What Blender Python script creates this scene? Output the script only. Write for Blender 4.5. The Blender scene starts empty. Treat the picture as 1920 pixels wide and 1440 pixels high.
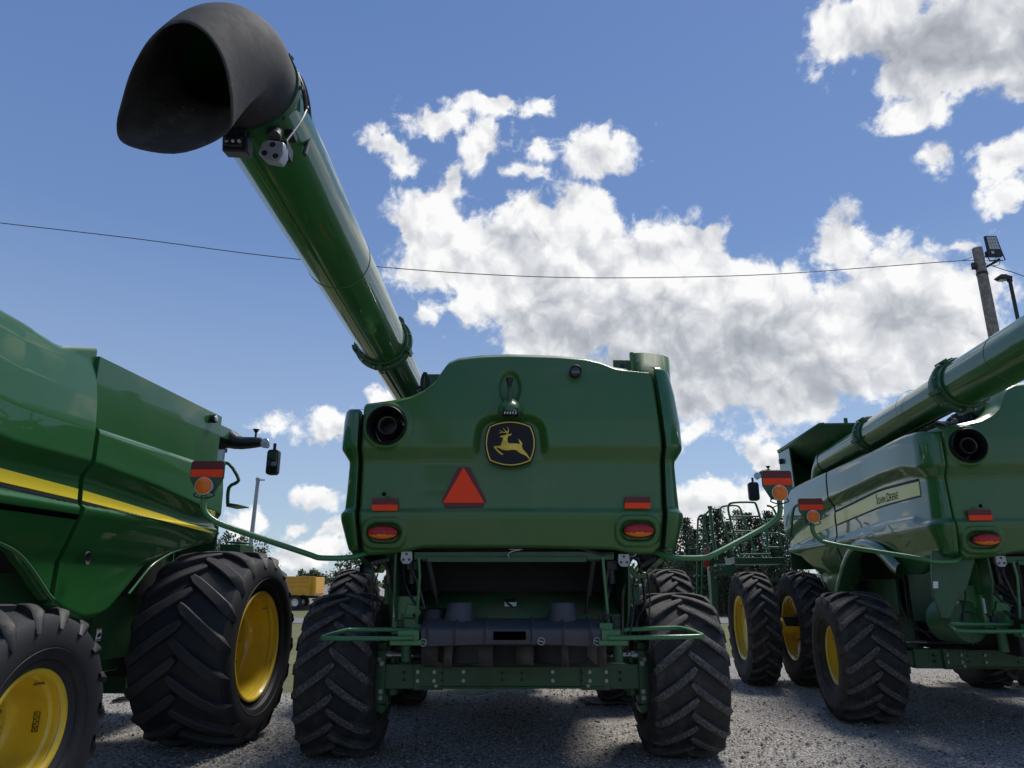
import bpy, bmesh, math, random
from mathutils import Vector, Matrix
from mathutils.geometry import tessellate_polygon
random.seed(7)
R = math.radians
PI = math.pi
S = bpy.context.scene
C = S.collection

# ---------------------------------------------------------------- camera
FPX, PITCH, CAMH = 1331.0, R(15.9), 1.70
SP, CP = math.sin(PITCH), math.cos(PITCH)
cam_d = bpy.data.cameras.new('camera')
cam_d.sensor_fit = 'HORIZONTAL'; cam_d.sensor_width = 36.0
cam_d.lens = FPX / 1920 * 36
cam_d.clip_start = 0.05; cam_d.clip_end = 3000
cam = bpy.data.objects.new('camera', cam_d); C.objects.link(cam)
cam.location = (0, 0, CAMH); cam.rotation_euler = (R(90) + PITCH, 0, 0)
S.camera = cam

def ray(px, py):
    X = (px - 960) / FPX; Y = -(py - 720) / FPX
    return X, CP - SP * Y, SP + CP * Y
def at(px, py, D):
    r = ray(px, py); t = D / r[1]
    return Vector((r[0] * t, D, CAMH + r[2] * t))
def dirv(px, py):
    return Vector(ray(px, py)).normalized()

# ---------------------------------------------------------------- light
SUN_EL, SUN_AZ = R(62), R(38)      # azimuth clockwise from the view direction (+Y)
S.view_settings.view_transform = 'Standard'; S.view_settings.look = 'None'
S.view_settings.exposure = 0.85; S.view_settings.gamma = 1.0
S.view_settings.use_curve_mapping = False
sun_d = bpy.data.lights.new('sun', 'SUN'); sun_d.energy = 2.1; sun_d.angle = R(17)
sun_d.color = (1.0, 0.95, 0.87)
sun = bpy.data.objects.new('sun', sun_d); C.objects.link(sun)
sd = Vector((math.sin(SUN_AZ) * math.cos(SUN_EL), math.cos(SUN_AZ) * math.cos(SUN_EL), math.sin(SUN_EL)))
sun.rotation_euler = sd.to_track_quat('Z', 'Y').to_euler()
sun.location = (0, 0, 40)

class NT:
    def __init__(s, tree): s.t = tree
    def n(s, typ, **k):
        nd = s.t.nodes.new(typ)
        for a, b in k.items():
            if a == 'inp':
                for i, v in b.items():
                    if isinstance(v, bpy.types.NodeSocket): s.t.links.new(v, nd.inputs[i])
                    else: nd.inputs[i].default_value = v
            else: setattr(nd, a, b)
        return nd
    def math(s, op, a, b=None, c=None, clamp=False):
        d = {0: a}
        if b is not None: d[1] = b
        if c is not None: d[2] = c
        return s.n('ShaderNodeMath', operation=op, use_clamp=clamp, inp=d).outputs[0]
    def vm(s, op, a, b=None):
        d = {0: a}
        if b is not None: d[1] = b
        return s.n('ShaderNodeVectorMath', operation=op, inp=d)
    def mr(s, v, a, b, c=0.0, d=1.0, interp='SMOOTHSTEP'):
        return s.n('ShaderNodeMapRange', interpolation_type=interp, inp={0: v, 1: a, 2: b, 3: c, 4: d}).outputs[0]
    def mix(s, fac, a, b, mode='MIX'):
        nd = s.n('ShaderNodeMix', data_type='RGBA', blend_type=mode)
        for i, v in ((0, fac), (6, a), (7, b)):
            if isinstance(v, bpy.types.NodeSocket): s.t.links.new(v, nd.inputs[i])
            else: nd.inputs[i].default_value = v
        return nd.outputs[2]
    def noise(s, vec, scale, detail=4, rough=0.5, dist=0.0):
        nd = s.n('ShaderNodeTexNoise', inp={'Scale': scale, 'Detail': detail, 'Roughness': rough, 'Distortion': dist})
        if vec is not None: s.t.links.new(vec, nd.inputs['Vector'])
        return nd.outputs[0]
    def ramp(s, fac, stops):
        nd = s.n('ShaderNodeValToRGB', inp={0: fac})
        el = nd.color_ramp.elements
        while len(el) > 1: el.remove(el[-1])
        el[0].position = stops[0][0]; el[0].color = tuple(stops[0][1]) + (1,)
        for p, c in stops[1:]:
            e = el.new(p); e.color = tuple(c) + (1,)
        return nd.outputs[0]

# ---------------------------------------------------------------- sky with clouds
W = bpy.data.worlds.new('World'); S.world = W; W.use_nodes = True
W.node_tree.nodes.clear(); T = NT(W.node_tree)
sky = T.n('ShaderNodeTexSky', sky_type='NISHITA', sun_disc=False, sun_elevation=SUN_EL,
          sun_rotation=SUN_AZ, air_density=1.0, dust_density=0.25, ozone_density=3.0)
SKYK = 0.056
geo = T.n('ShaderNodeTexCoord').outputs['Generated']
sep = T.n('ShaderNodeSeparateXYZ', inp={0: geo})
azn = T.math('ARCTAN2', sep.outputs[0], sep.outputs[1])
eln = T.math('ARCSINE', sep.outputs[2])
uv = T.n('ShaderNodeCombineXYZ', inp={0: azn, 1: eln}).outputs[0]
BLOBS = [  # pixel centre, radii, weight
 (815,420,85,75,1),(850,345,30,45,.75),(905,500,90,110,1),(1000,450,80,70,1),(1085,400,70,75,.95),(1120,288,82,60,.9),
 (1020,540,140,110,1.1),(1180,560,160,120,1.15),(1310,470,80,62,1),(1330,570,160,110,1.15),(1450,550,90,60,1),
 (1500,640,140,110,1.15),(1300,670,230,90,1.2),(1050,630,150,80,1.1),(1590,470,62,70,1),(1680,560,150,100,1.1),
 (1790,570,85,80,1),(1790,650,110,70,1.1),(1650,690,190,75,1.1),(1500,750,80,55,1),(1380,710,150,80,1),
 (735,272,55,24,.68),(815,222,62,28,.72),(920,195,92,26,.72),(1010,195,50,20,.62),(905,275,26,70,.7),(1000,270,40,40,.5),(760,295,40,25,.6),
 (800,500,60,50,.8),(870,590,60,40,.7),(980,330,60,20,.5),
 (1620,60,120,75,1.05),(1760,90,170,100,1.2),(1890,50,130,110,1.2),(1700,220,95,48,.95),(1890,290,90,52,.85),
 (1760,310,60,30,.55),(1880,360,60,32,.75),(1780,465,50,15,.5),(1930,130,90,60,1),
 (608,806,52,34,.95),(588,943,56,26,.85),(470,975,48,42,.8),(575,1035,110,26,.75),(540,1000,40,20,.6),(615,1005,60,22,.6),
 (1450,856,58,42,.95),(1330,945,110,45,.95),(1420,930,60,35,.8),(1300,985,110,40,.9),(715,745,40,18,.8),(800,610,26,20,.65),
 (1300,800,60,25,.5),(830,640,30,14,.4),(510,795,50,14,.4),(1430,960,130,40,.9),
 (1250,600,170,110,1.1),(1120,500,150,90,1.1),(1400,640,170,100,1.1),(1600,600,130,110,1.1),(1560,560,60,50,.6),
]
def px_azel(px, py):
    d = dirv(px, py)
    return math.atan2(d.x, d.y), math.asin(d.z)
nb = T.noise(geo, 9.0, 6, 0.6); nb2 = T.noise(T.vm('ADD', geo, (5.2, 1.3, 7.7)).outputs[0], 9.0, 6, 0.6)
wx = T.math('MULTIPLY', T.math('SUBTRACT', nb, 0.5), 0.10)
wy = T.math('MULTIPLY', T.math('SUBTRACT', nb2, 0.5), 0.10)
warp = T.n('ShaderNodeCombineXYZ', inp={0: wx, 1: wy}).outputs[0]
def blob_field(vec):
    acc = None
    for (cx, cy, rx, ry, w) in BLOBS:
        a, e = px_azel(cx, cy)
        a1, _ = px_azel(cx + rx, cy); _, e1 = px_azel(cx, cy - ry)
        ra, re = abs(a1 - a) * 1.25, abs(e1 - e) * 1.25
        d = T.vm('SUBTRACT', vec, (a, e, 0)).outputs[0]
        d = T.vm('MULTIPLY', d, (1 / ra, 1 / re, 0)).outputs[0]
        l = T.vm('LENGTH', d).outputs[1]
        v = T.math('MULTIPLY_ADD', l, -w, w)
        acc = v if acc is None else T.n('ShaderNodeMath', operation='SMOOTH_MAX', inp={0: acc, 1: v, 2: 0.25}).outputs[0]
    return acc
vecA = T.vm('ADD', uv, warp).outputs[0]
fA = blob_field(vecA)
# the rest of the sky (outside the photographed part) gets loose cumulus from noise alone
away = T.mr(T.vm('LENGTH', T.vm('SUBTRACT', uv, (0, 0.42, 0)).outputs[0]).outputs[1], 0.85, 1.15)
gen = T.math('SUBTRACT', T.math('MULTIPLY', T.noise(geo, 2.4, 3, 0.5), 3.2), 1.95)
field = T.math('MAXIMUM', fA, T.math('MINIMUM', T.math('ADD', gen, T.math('MULTIPLY_ADD', away, 3.0, -3.0)), 1.0))
n1 = T.noise(geo, 12.0, 14, 0.60, 0.15)
nw = T.n('ShaderNodeTexNoise', inp={'Vector': geo, 'Scale': 16.0, 'Detail': 6.0}).outputs[1]
pw = T.vm('ADD', uv, T.vm('MULTIPLY', T.vm('SUBTRACT', nw, (.5, .5, .5)).outputs[0], (0.06, 0.06, 0)).outputs[0]).outputs[0]
def puff(vec, sc=13.0):
    nd = T.n('ShaderNodeTexVoronoi', voronoi_dimensions='2D', feature='SMOOTH_F1', normalize=True, inp={'Vector': vec, 'Scale': sc, 'Detail': 3.0, 'Roughness': 0.48, 'Lacunarity': 2.2, 'Smoothness': 0.5})
    return T.math('SUBTRACT', 1.0, nd.outputs[0])
s1 = puff(pw); s2 = puff(T.vm('ADD', pw, (0.008, 0.020, 0)).outputs[0])
n3 = T.noise(geo, 42.0, 10, 0.64, 0.5)
solid = T.mr(field, 0.15, 0.70)                      # 0 in thin wisps, 1 in the heavy banks
dA = T.math('ADD', T.math('MULTIPLY_ADD', n1, 1.35, -0.70), field)
dA = T.math('ADD', dA, T.math('MULTIPLY_ADD', s1, 1.45, -1.03))
dA = T.math('ADD', dA, T.math('MULTIPLY', T.math('MULTIPLY_ADD', n3, 1.1, -0.55), T.math('MULTIPLY_ADD', solid, -0.72, 1.0)))
aH = T.math('MULTIPLY_ADD', solid, -0.30, 0.55)
alpha = T.n('ShaderNodeMapRange', interpolation_type='SMOOTHSTEP', inp={0: dA, 1: 0.05, 2: aH}).outputs[0]
GREYS = [(1120,640,170,80,1.1),(1330,670,210,100,1.2),(1500,720,170,70,1.1),(1240,740,120,60,1.0),(1700,630,120,90,1.1),(1560,570,90,45,.6),(1780,90,190,110,1.6),(1900,90,130,110,1.5),(1660,90,120,70,1.1),(960,520,60,70,.5),
         (1190,610,80,60,.7),(1420,760,100,40,.9),(1000,620,70,40,.7),(620,830,50,14,.5),(1810,690,80,40,.7),(560,1040,120,25,.6),(1330,985,110,25,.5)]
def grey_field(vec):
    acc = None
    for (cx, cy, rx, ry, w) in GREYS:
        a, e = px_azel(cx, cy); a1, _ = px_azel(cx + rx, cy); _, e1 = px_azel(cx, cy - ry)
        d = T.vm('MULTIPLY', T.vm('SUBTRACT', vec, (a, e, 0)).outputs[0], (1 / (abs(a1 - a) * 1.4), 1 / (abs(e1 - e) * 1.4), 0)).outputs[0]
        v = T.math('MULTIPLY_ADD', T.vm('LENGTH', d).outputs[1], -w, w)
        acc = v if acc is None else T.n('ShaderNodeMath', operation='SMOOTH_MAX', inp={0: acc, 1: v, 2: 0.3}).outputs[0]
    return acc
nlow = T.noise(geo, 5.0, 2, 0.4, 0.2)
gf = T.mr(T.math('ADD', grey_field(uv), T.math('MULTIPLY_ADD', nlow, 0.9, -0.45)), 0.0, 0.95)
edge = T.mr(dA, 0.1, 0.65, 1.0, 0.0)
rel = T.math('MULTIPLY', T.math('SUBTRACT', s1, s2), 1.7)
crev = T.math('MULTIPLY_ADD', s1, 0.62, -0.44)
lum = T.math('ADD', 0.84, T.math('ADD', rel, crev))
lum = T.math('SUBTRACT', lum, T.math('MULTIPLY', gf, 0.47), clamp=True)
lum = T.math('ADD', lum, T.math('MULTIPLY', edge, 0.12), clamp=True)
ccol = T.ramp(lum, [(0.0, (0.36, 0.385, 0.43)), (0.35, (0.50, 0.525, 0.57)), (0.62, (0.70, 0.715, 0.745)), (0.85, (0.89, 0.89, 0.90)), (1.0, (1.0, 1.0, 0.99))])
skyc = T.mix(1.0, sky.outputs[0], (SKYK, SKYK, SKYK, 1), 'MULTIPLY')
skyc = T.mix(1.0, skyc, (0.96, 1.0, 1.06, 1), 'MULTIPLY')
CLOUDK = 0.55
grad = T.ramp(T.math('MULTIPLY', eln, 0.8), [(0.0, (.265, .325, .40)), (0.16, (.195, .262, .385)), (0.36, (.092, .158, .318)), (0.6, (.064, .122, .285)), (1.0, (.05, .10, .26))])
skyc = T.mix(0.62, skyc, grad)
ccol = T.mix(1.0, ccol, (CLOUDK, CLOUDK, CLOUDK, 1), 'MULTIPLY')
fin = T.mix(T.math('MULTIPLY', alpha, 0.97), skyc, ccol)
bg = T.n('ShaderNodeBackground', inp={0: fin, 1: 1.0})
wo = T.n('ShaderNodeOutputWorld'); W.node_tree.links.new(bg.outputs[0], wo.inputs[0])

# ---------------------------------------------------------------- materials
def mat(name, color, rough=0.5, metal=0.0, coat=0.0, spec=0.5, coatr=0.05, vary=0.0, vscale=3.0, bump=0.0, bscale=40.0,
        dirt=None, dirtamt=0.0, dscale=2.5, trans=0.0):
    m = bpy.data.materials.new(name); m.use_nodes = True
    t = NT(m.node_tree); b = m.node_tree.nodes['Principled BSDF']
    col = tuple(color) + (1,)
    tc = t.n('ShaderNodeTexCoord').outputs['Object']
    out = None
    if vary > 0:
        n = t.noise(tc, vscale, 6, 0.6)
        lo = tuple(c * (1 - vary) for c in color) + (1,); hi = tuple(min(1, c * (1 + vary)) for c in color) + (1,)
        out = t.mix(t.mr(n, 0.3, 0.7), lo, hi)
    if dirt is not None:
        n = t.noise(tc, dscale, 9, 0.65)
        fac = t.math('MULTIPLY', t.mr(n, 0.42, 0.68), dirtamt)
        out = t.mix(fac, out if out is not None else col, tuple(dirt) + (1,))
        rr = t.math('MULTIPLY_ADD', fac, 0.45, rough, clamp=True)
        m.node_tree.links.new(rr, b.inputs['Roughness'])
    else: b.inputs['Roughness'].default_value = rough
    if out is not None: m.node_tree.links.new(out, b.inputs['Base Color'])
    else: b.inputs['Base Color'].default_value = col
    b.inputs['Metallic'].default_value = metal
    b.inputs['Coat Weight'].default_value = coat; b.inputs['Coat Roughness'].default_value = coatr
    b.inputs['Specular IOR Level'].default_value = spec
    if trans: b.inputs['Transmission Weight'].default_value = trans
    if bump > 0:
        n = t.noise(tc, bscale, 5, 0.6)
        bp = t.n('ShaderNodeBump', inp={'Strength': bump, 'Distance': 0.01, 'Height': n})
        m.node_tree.links.new(bp.outputs[0], b.inputs['Normal'])
    return m
GREEN = (0.018, 0.112, 0.024)
M = {}
M['paint'] = mat('green_paint', GREEN, 0.34, spec=.35, coat=0.8, coatr=0.03, dirt=(0.10, 0.14, 0.09), dirtamt=0.06, dscale=1.3)
M['hood'] = mat('green_hood_paint', (0.036, 0.132, 0.026), 0.45, coat=0.45, coatr=0.10, dirt=(0.13, 0.16, 0.09), dirtamt=0.26, dscale=.8)
M['frame'] = mat('green_frame_paint', (0.016, 0.092, 0.030), 0.5, coat=0.2, coatr=0.2, dirt=(0.07, 0.065, 0.05), dirtamt=0.4, dscale=5)
M['bright'] = mat('green_bar_paint', (0.035, 0.17, 0.05), 0.4, coat=0.4, coatr=0.15, dirt=(0.12, 0.12, 0.09), dirtamt=0.2, dscale=9)
M['floor'] = mat('dusty_green_sheet', (0.024, 0.10, 0.03), 0.6, dirt=(0.11, 0.075, 0.045), dirtamt=0.9, dscale=3)
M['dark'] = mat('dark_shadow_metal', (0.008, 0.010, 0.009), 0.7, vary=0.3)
M['black'] = mat('black_plastic', (0.010, 0.010, 0.012), 0.45, bump=0.15, bscale=90)
M['plastic'] = mat('grey_black_moulded_plastic', (0.048, 0.048, 0.058), 0.5, dirt=(0.10, 0.09, 0.075), dirtamt=0.35, dscale=7, bump=0.15, bscale=60)
M['slotblack'] = mat('slot_black', (0.002, 0.002, 0.002), 1.0, spec=0.0)
M['hose'] = mat('black_hose', (0.022, 0.022, 0.024), 0.35)
M['tyre'] = mat('tyre_rubber', (0.020, 0.019, 0.019), 0.75, dirt=(0.085, 0.075, 0.066), dirtamt=0.8, dscale=6, bump=0.3, bscale=60)
M['lug'] = mat('tyre_lug_rubber', (0.050, 0.047, 0.045), 0.8, dirt=(0.20, 0.18, 0.16), dirtamt=0.85, dscale=38, bump=0.5, bscale=120)
M['cleanlug'] = mat('new_tyre_lug_rubber', (0.028, 0.027, 0.029), 0.6, dirt=(0.06, 0.053, 0.046), dirtamt=0.7, dscale=5, bump=0.3, bscale=80)
M['cleantyre'] = mat('new_tyre_rubber', (0.020, 0.020, 0.024), 0.6, vary=0.2, bump=0.2, bscale=50)
M['yellow'] = mat('yellow_rim_paint', (0.78, 0.54, 0.03), 0.35, coat=0.6, coatr=0.08, dirt=(0.30, 0.22, 0.06), dirtamt=0.25, dscale=4)
M['bolt'] = mat('zinc_bolt', (0.28, 0.285, 0.28), 0.35, metal=0.9)
M['silver'] = mat('silver_plate', (0.34, 0.35, 0.36), 0.4, metal=0.5)
M['orange'] = mat('fluorescent_orange_film', (1.0, 0.075, 0.022), 0.7, spec=.2, vary=0.03, vscale=30)
M['darkred'] = mat('dark_red_film', (0.12, 0.006, 0.010), 0.4, vary=0.1, vscale=30)
M['redlens'] = mat('red_lens', (0.40, 0.006, 0.010), 0.2, coat=.3, spec=.3, bump=0.5, bscale=150)
M['amber'] = mat('amber_lens', (0.85, 0.19, 0.010), 0.2, coat=.3, spec=.3, bump=0.6, bscale=120)
M['glass'] = mat('clear_lamp_glass', (0.55, 0.58, 0.60), 0.08, coat=1.0, bump=0.8, bscale=90)
M['mirror'] = mat('mirror_glass', (0.75, 0.77, 0.8), 0.03, metal=1.0)
M['cabglass'] = mat('dark_cab_glass', (0.01, 0.014, 0.014), 0.03, coat=1.0)
M['emblack'] = mat('emblem_black', (0.010, 0.010, 0.012), 0.5, spec=.3)
M['emyel'] = mat('emblem_yellow', (0.80, 0.58, 0.06), 0.4, coat=0.2, vary=0.08, vscale=40)
M['decalyel'] = mat('decal_yellow', (0.85, 0.66, 0.03), 0.4, coat=0.3, coatr=0.04)
M['decalpale'] = mat('decal_pale_yellow', (0.86, 0.76, 0.22), 0.4, coat=0.25, coatr=0.04)
M['decalblack'] = mat('decal_black', (0.010, 0.012, 0.012), 0.55, spec=.25)
M['decalred'] = mat('warning_red', (0.6, 0.04, 0.03), 0.4)
M['decalwhite'] = mat('warning_white', (0.72, 0.72, 0.70), 0.4)
M['rubber'] = mat('moulded_rubber_spout', (0.030, 0.031, 0.035), 0.8, spec=.35, vary=0.12, vscale=4, bump=0.1, bscale=30, dirt=(0.12, 0.12, 0.118), dirtamt=0.25, dscale=6)
M['curtain'] = mat('dusty_rubber_curtain', (0.05, 0.045, 0.042), 0.7, dirt=(0.13, 0.105, 0.085), dirtamt=0.8, dscale=4)
M['red'] = mat('red_paint', (0.5, 0.015, 0.015), 0.3, coat=0.5)
M['rust'] = mat('chaff_dust', (0.14, 0.085, 0.05), 0.9, vary=0.5, vscale=60)

# scratched rubber: thin pale scuffs of their own shape
def scuff(m):
    t = NT(m.node_tree); b = m.node_tree.nodes['Principled BSDF']
    prev = b.inputs['Base Color'].links[0].from_socket
    tc = t.n('ShaderNodeTexCoord').outputs['Object']
    mp = t.n('ShaderNodeMapping', inp={0: tc, 2: (0.5, 0.3, 0.8), 3: (2, 9, 3)}).outputs[0]
    n = t.noise(mp, 2.2, 3, 0.5, 1.2)
    line = t.mr(t.math('ABSOLUTE', t.math('SUBTRACT', n, 0.5)), 0.0, 0.006, 1, 0)
    patch = t.mr(t.noise(tc, 5, 3), 0.48, 0.6)
    c = t.mix(t.math('MULTIPLY', t.math('MULTIPLY', line, patch), 0.5), prev, (0.26, 0.26, 0.26, 1))
    m.node_tree.links.new(c, b.inputs['Base Color'])
scuff(M['rubber'])

# ---------------------------------------------------------------- mesh builder
SPLIT = {'rubber_curtain', 'discharge_side_plate', 'inner_fender', 'lower_side_panel', 'fender_arch', 'lamp_lens_cap', 'tank_hinge'}
class MB:
    def __init__(s): s.v = []; s.f = []; s.m = []
    def add(s, vs, fs, mi=0, mx=None):
        k = len(s.v)
        if mx is not None: vs = [mx @ Vector(v) for v in vs]
        s.v += [tuple(v) for v in vs]
        for f in fs: s.f.append(tuple(i + k for i in f)); s.m.append(mi)
        return s
    def box(s, c, d, rot=None, mi=0):
        x, y, z = d[0] / 2, d[1] / 2, d[2] / 2
        vs = [Vector((a, b, e)) for a in (-x, x) for b in (-y, y) for e in (-z, z)]
        if rot is not None:
            q = Matrix.Rotation(rot[2], 3, 'Z') @ Matrix.Rotation(rot[1], 3, 'Y') @ Matrix.Rotation(rot[0], 3, 'X')
            vs = [q @ v for v in vs]
        c = Vector(c)
        return s.add([v + c for v in vs], [(0, 1, 3, 2), (4, 6, 7, 5), (0, 4, 5, 1), (2, 3, 7, 6), (0, 2, 6, 4), (1, 5, 7, 3)], mi)
    def cyl(s, a, b, r, r2=None, seg=16, mi=0, cap=True):
        a, b = Vector(a), Vector(b); r2 = r if r2 is None else r2
        d = (b - a).normalized()
        u = d.orthogonal().normalized(); w = d.cross(u)
        vs = []
        for p, rr in ((a, r), (b, r2)):
            for i in range(seg):
                t = 2 * PI * i / seg
                vs.append(p + (u * math.cos(t) + w * math.sin(t)) * rr)
        fs = [(i, (i + 1) % seg, seg + (i + 1) % seg, seg + i) for i in range(seg)]
        if cap: fs += [tuple(range(seg))[::-1], tuple(range(seg, 2 * seg))]
        return s.add(vs, fs, mi)
    def tube(s, path, r, seg=8, mi=0, smooth=0):
        P = [Vector(p) for p in path]
        for _ in range(smooth):
            Q = [P[0]]
            for a, b in zip(P, P[1:]): Q += [a * .75 + b * .25, a * .25 + b * .75]
            P = Q + [P[-1]]
            if isinstance(r, (list, tuple)):
                q = [r[0]]
                for a, b in zip(r, r[1:]): q += [a * .75 + b * .25, a * .25 + b * .75]
                r = q + [r[-1]]
        n = len(P); k = len(s.v); up = None; vs = []
        for i, p in enumerate(P):
            d = (P[min(i + 1, n - 1)] - P[max(i - 1, 0)]).normalized()
            if up is None: up = d.orthogonal().normalized()
            up = (up - d * up.dot(d)).normalized(); w = d.cross(up)
            rr = r[i] if isinstance(r, (list, tuple)) else r
            for j in range(seg):
                t = 2 * PI * j / seg
                vs.append(p + (up * math.cos(t) + w * math.sin(t)) * rr)
        fs = []
        for i in range(n - 1):
            for j in range(seg):
                fs.append((i * seg + j, i * seg + (j + 1) % seg, (i + 1) * seg + (j + 1) % seg, (i + 1) * seg + j))
        fs += [tuple(range(seg))[::-1], tuple(range((n - 1) * seg, n * seg))]
        return s.add(vs, fs, mi)
    def lathe(s, prof, o, ax, seg=48, mi=0, mis=None):
        """prof: list of (distance along axis, radius)"""
        o = Vector(o); ax = Vector(ax).normalized(); u = ax.orthogonal().normalized(); w = ax.cross(u)
        vs = []
        for a, r in prof:
            for i in range(seg):
                t = 2 * PI * i / seg
                vs.append(o + ax * a + (u * math.cos(t) + w * math.sin(t)) * r)
        k = len(s.v); s.v += [tuple(v) for v in vs]
        for j in range(len(prof) - 1):
            for i in range(seg):
                s.f.append((k + j * seg + i, k + j * seg + (i + 1) % seg, k + (j + 1) * seg + (i + 1) % seg, k + (j + 1) * seg + i))
                s.m.append(mi if mis is None else mis[j])
        return s
    def grid(s, rows, mi=0, closed=False):
        n = len(rows[0]); vs = [v for r in rows for v in r]; fs = []
        for i in range(len(rows) - 1):
            for j in range(n if closed else n - 1):
                j2 = (j + 1) % n
                fs.append((i * n + j, i * n + j2, (i + 1) * n + j2, (i + 1) * n + j))
        return s.add(vs, fs, mi)
    def poly(s, pts, mi=0):
        """flat polygon (possibly concave) from 3-D points"""
        tri = tessellate_polygon([[Vector(p) for p in pts]])
        return s.add(pts, [tuple(t) for t in tri], mi)
    def prism(s, pts, d, mi=0):
        d = Vector(d); n = len(pts); P = [Vector(p) for p in pts]; Q = [p + d for p in P]
        tri = [tuple(t) for t in tessellate_polygon([P])]
        fs = tri + [tuple(i + n for i in t[::-1]) for t in tri]
        fs += [(i, (i + 1) % n, n + (i + 1) % n, n + i) for i in range(n)]
        return s.add(P + Q, fs, mi)
    def build(s, name, mats, parent=None, ang=38, bev=0.0, thick=0.0, fix=True):
        if name in SPLIT:
            comps = s.parts(); o = None
            if len(comps) > 1:
                for c in comps: o = c._build(name, mats, parent, ang, bev, thick, fix)
                return o
        return s._build(name, mats, parent, ang, bev, thick, fix)
    def parts(s):
        par = list(range(len(s.v)))
        def fd(i):
            while par[i] != i: par[i] = par[par[i]]; i = par[i]
            return i
        for f in s.f:
            a = fd(f[0])
            for k in f[1:]: par[fd(k)] = a
        g = {}
        for f, m in zip(s.f, s.m): g.setdefault(fd(f[0]), []).append((f, m))
        out = []
        for L in g.values():
            mb = MB(); mp = {}
            for f, m in L:
                for i in f:
                    if i not in mp: mp[i] = len(mb.v); mb.v.append(s.v[i])
                mb.f.append(tuple(mp[i] for i in f)); mb.m.append(m)
            out.append(mb)
        return out
    def _build(s, name, mats, parent=None, ang=38, bev=0.0, thick=0.0, fix=True):
        me = bpy.data.meshes.new(name)
        me.from_pydata(s.v, [], s.f)
        if not isinstance(mats, (list, tuple)): mats = [mats]
        for m in mats: me.materials.append(M[m] if isinstance(m, str) else m)
        me.polygons.foreach_set('material_index', s.m)
        if fix:
            bm = bmesh.new(); bm.from_mesh(me)
            bmesh.ops.recalc_face_normals(bm, faces=bm.faces); bm.to_mesh(me); bm.free()
        me.shade_smooth(); me.set_sharp_from_angle(angle=R(ang))
        o = bpy.data.objects.new(name, me); C.objects.link(o)
        if parent is not None: o.parent = parent
        if thick:
            md = o.modifiers.new('solid', 'SOLIDIFY'); md.thickness = thick; md.offset = 0
        if bev:
            md = o.modifiers.new('bevel', 'BEVEL'); md.width = bev; md.segments = 2; md.limit_method = 'ANGLE'; md.angle_limit = R(40)
        return o
def link_obj(name, data, parent=None, loc=(0, 0, 0)):
    o = bpy.data.objects.new(name, data); C.objects.link(o); o.parent = parent; o.location = loc
    return o
def tag(o, label=None, cat=None, group=None, kind=None):
    if label: o['label'] = label
    if cat: o['category'] = cat
    if group: o['group'] = group
    if kind: o['kind'] = kind
    return o
def empty(name, loc=(0, 0, 0), rz=0.0, parent=None):
    o = bpy.data.objects.new(name, None); C.objects.link(o); o.location = loc; o.rotation_euler = (0, 0, rz)
    o.parent = parent; o.empty_display_size = 0.3
    return o
def lerp_tab(tab, x):
    if x <= tab[0][0]: return tab[0][1]
    for (a, b), (c, d) in zip(tab, tab[1:]):
        if x <= c:
            t = (x - a) / (c - a) if c > a else 1
            return b + (d - b) * t
    return tab[-1][1]
def smooth_tab(tab, x, w=0.06):
    return sum(lerp_tab(tab, x + k * w / 3) for k in (-3, -2, -1, 0, 1, 2, 3)) / 7
def sstep(a, b, x):
    t = max(0, min(1, (x - a) / (b - a))); return t * t * (3 - 2 * t)
def text_mesh(txt, name, size, mx, m, parent, ext=0.0015, sx=1.0, shear=0.0):
    cu = bpy.data.curves.new(name, 'FONT'); cu.body = txt; cu.size = size; cu.extrude = ext; cu.shear = shear
    cu.align_x = 'CENTER'; cu.align_y = 'CENTER'; cu.resolution_u = 3
    tmp = bpy.data.objects.new(name, cu); C.objects.link(tmp)
    me = bpy.data.meshes.new_from_object(tmp)
    bpy.data.objects.remove(tmp)
    me.name = name; me.transform(mx @ Matrix.Diagonal((sx, 1, 1, 1)))
    me.materials.clear(); me.materials.append(M[m])
    o = bpy.data.objects.new(name, me); C.objects.link(o); o.parent = parent
    return o
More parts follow.
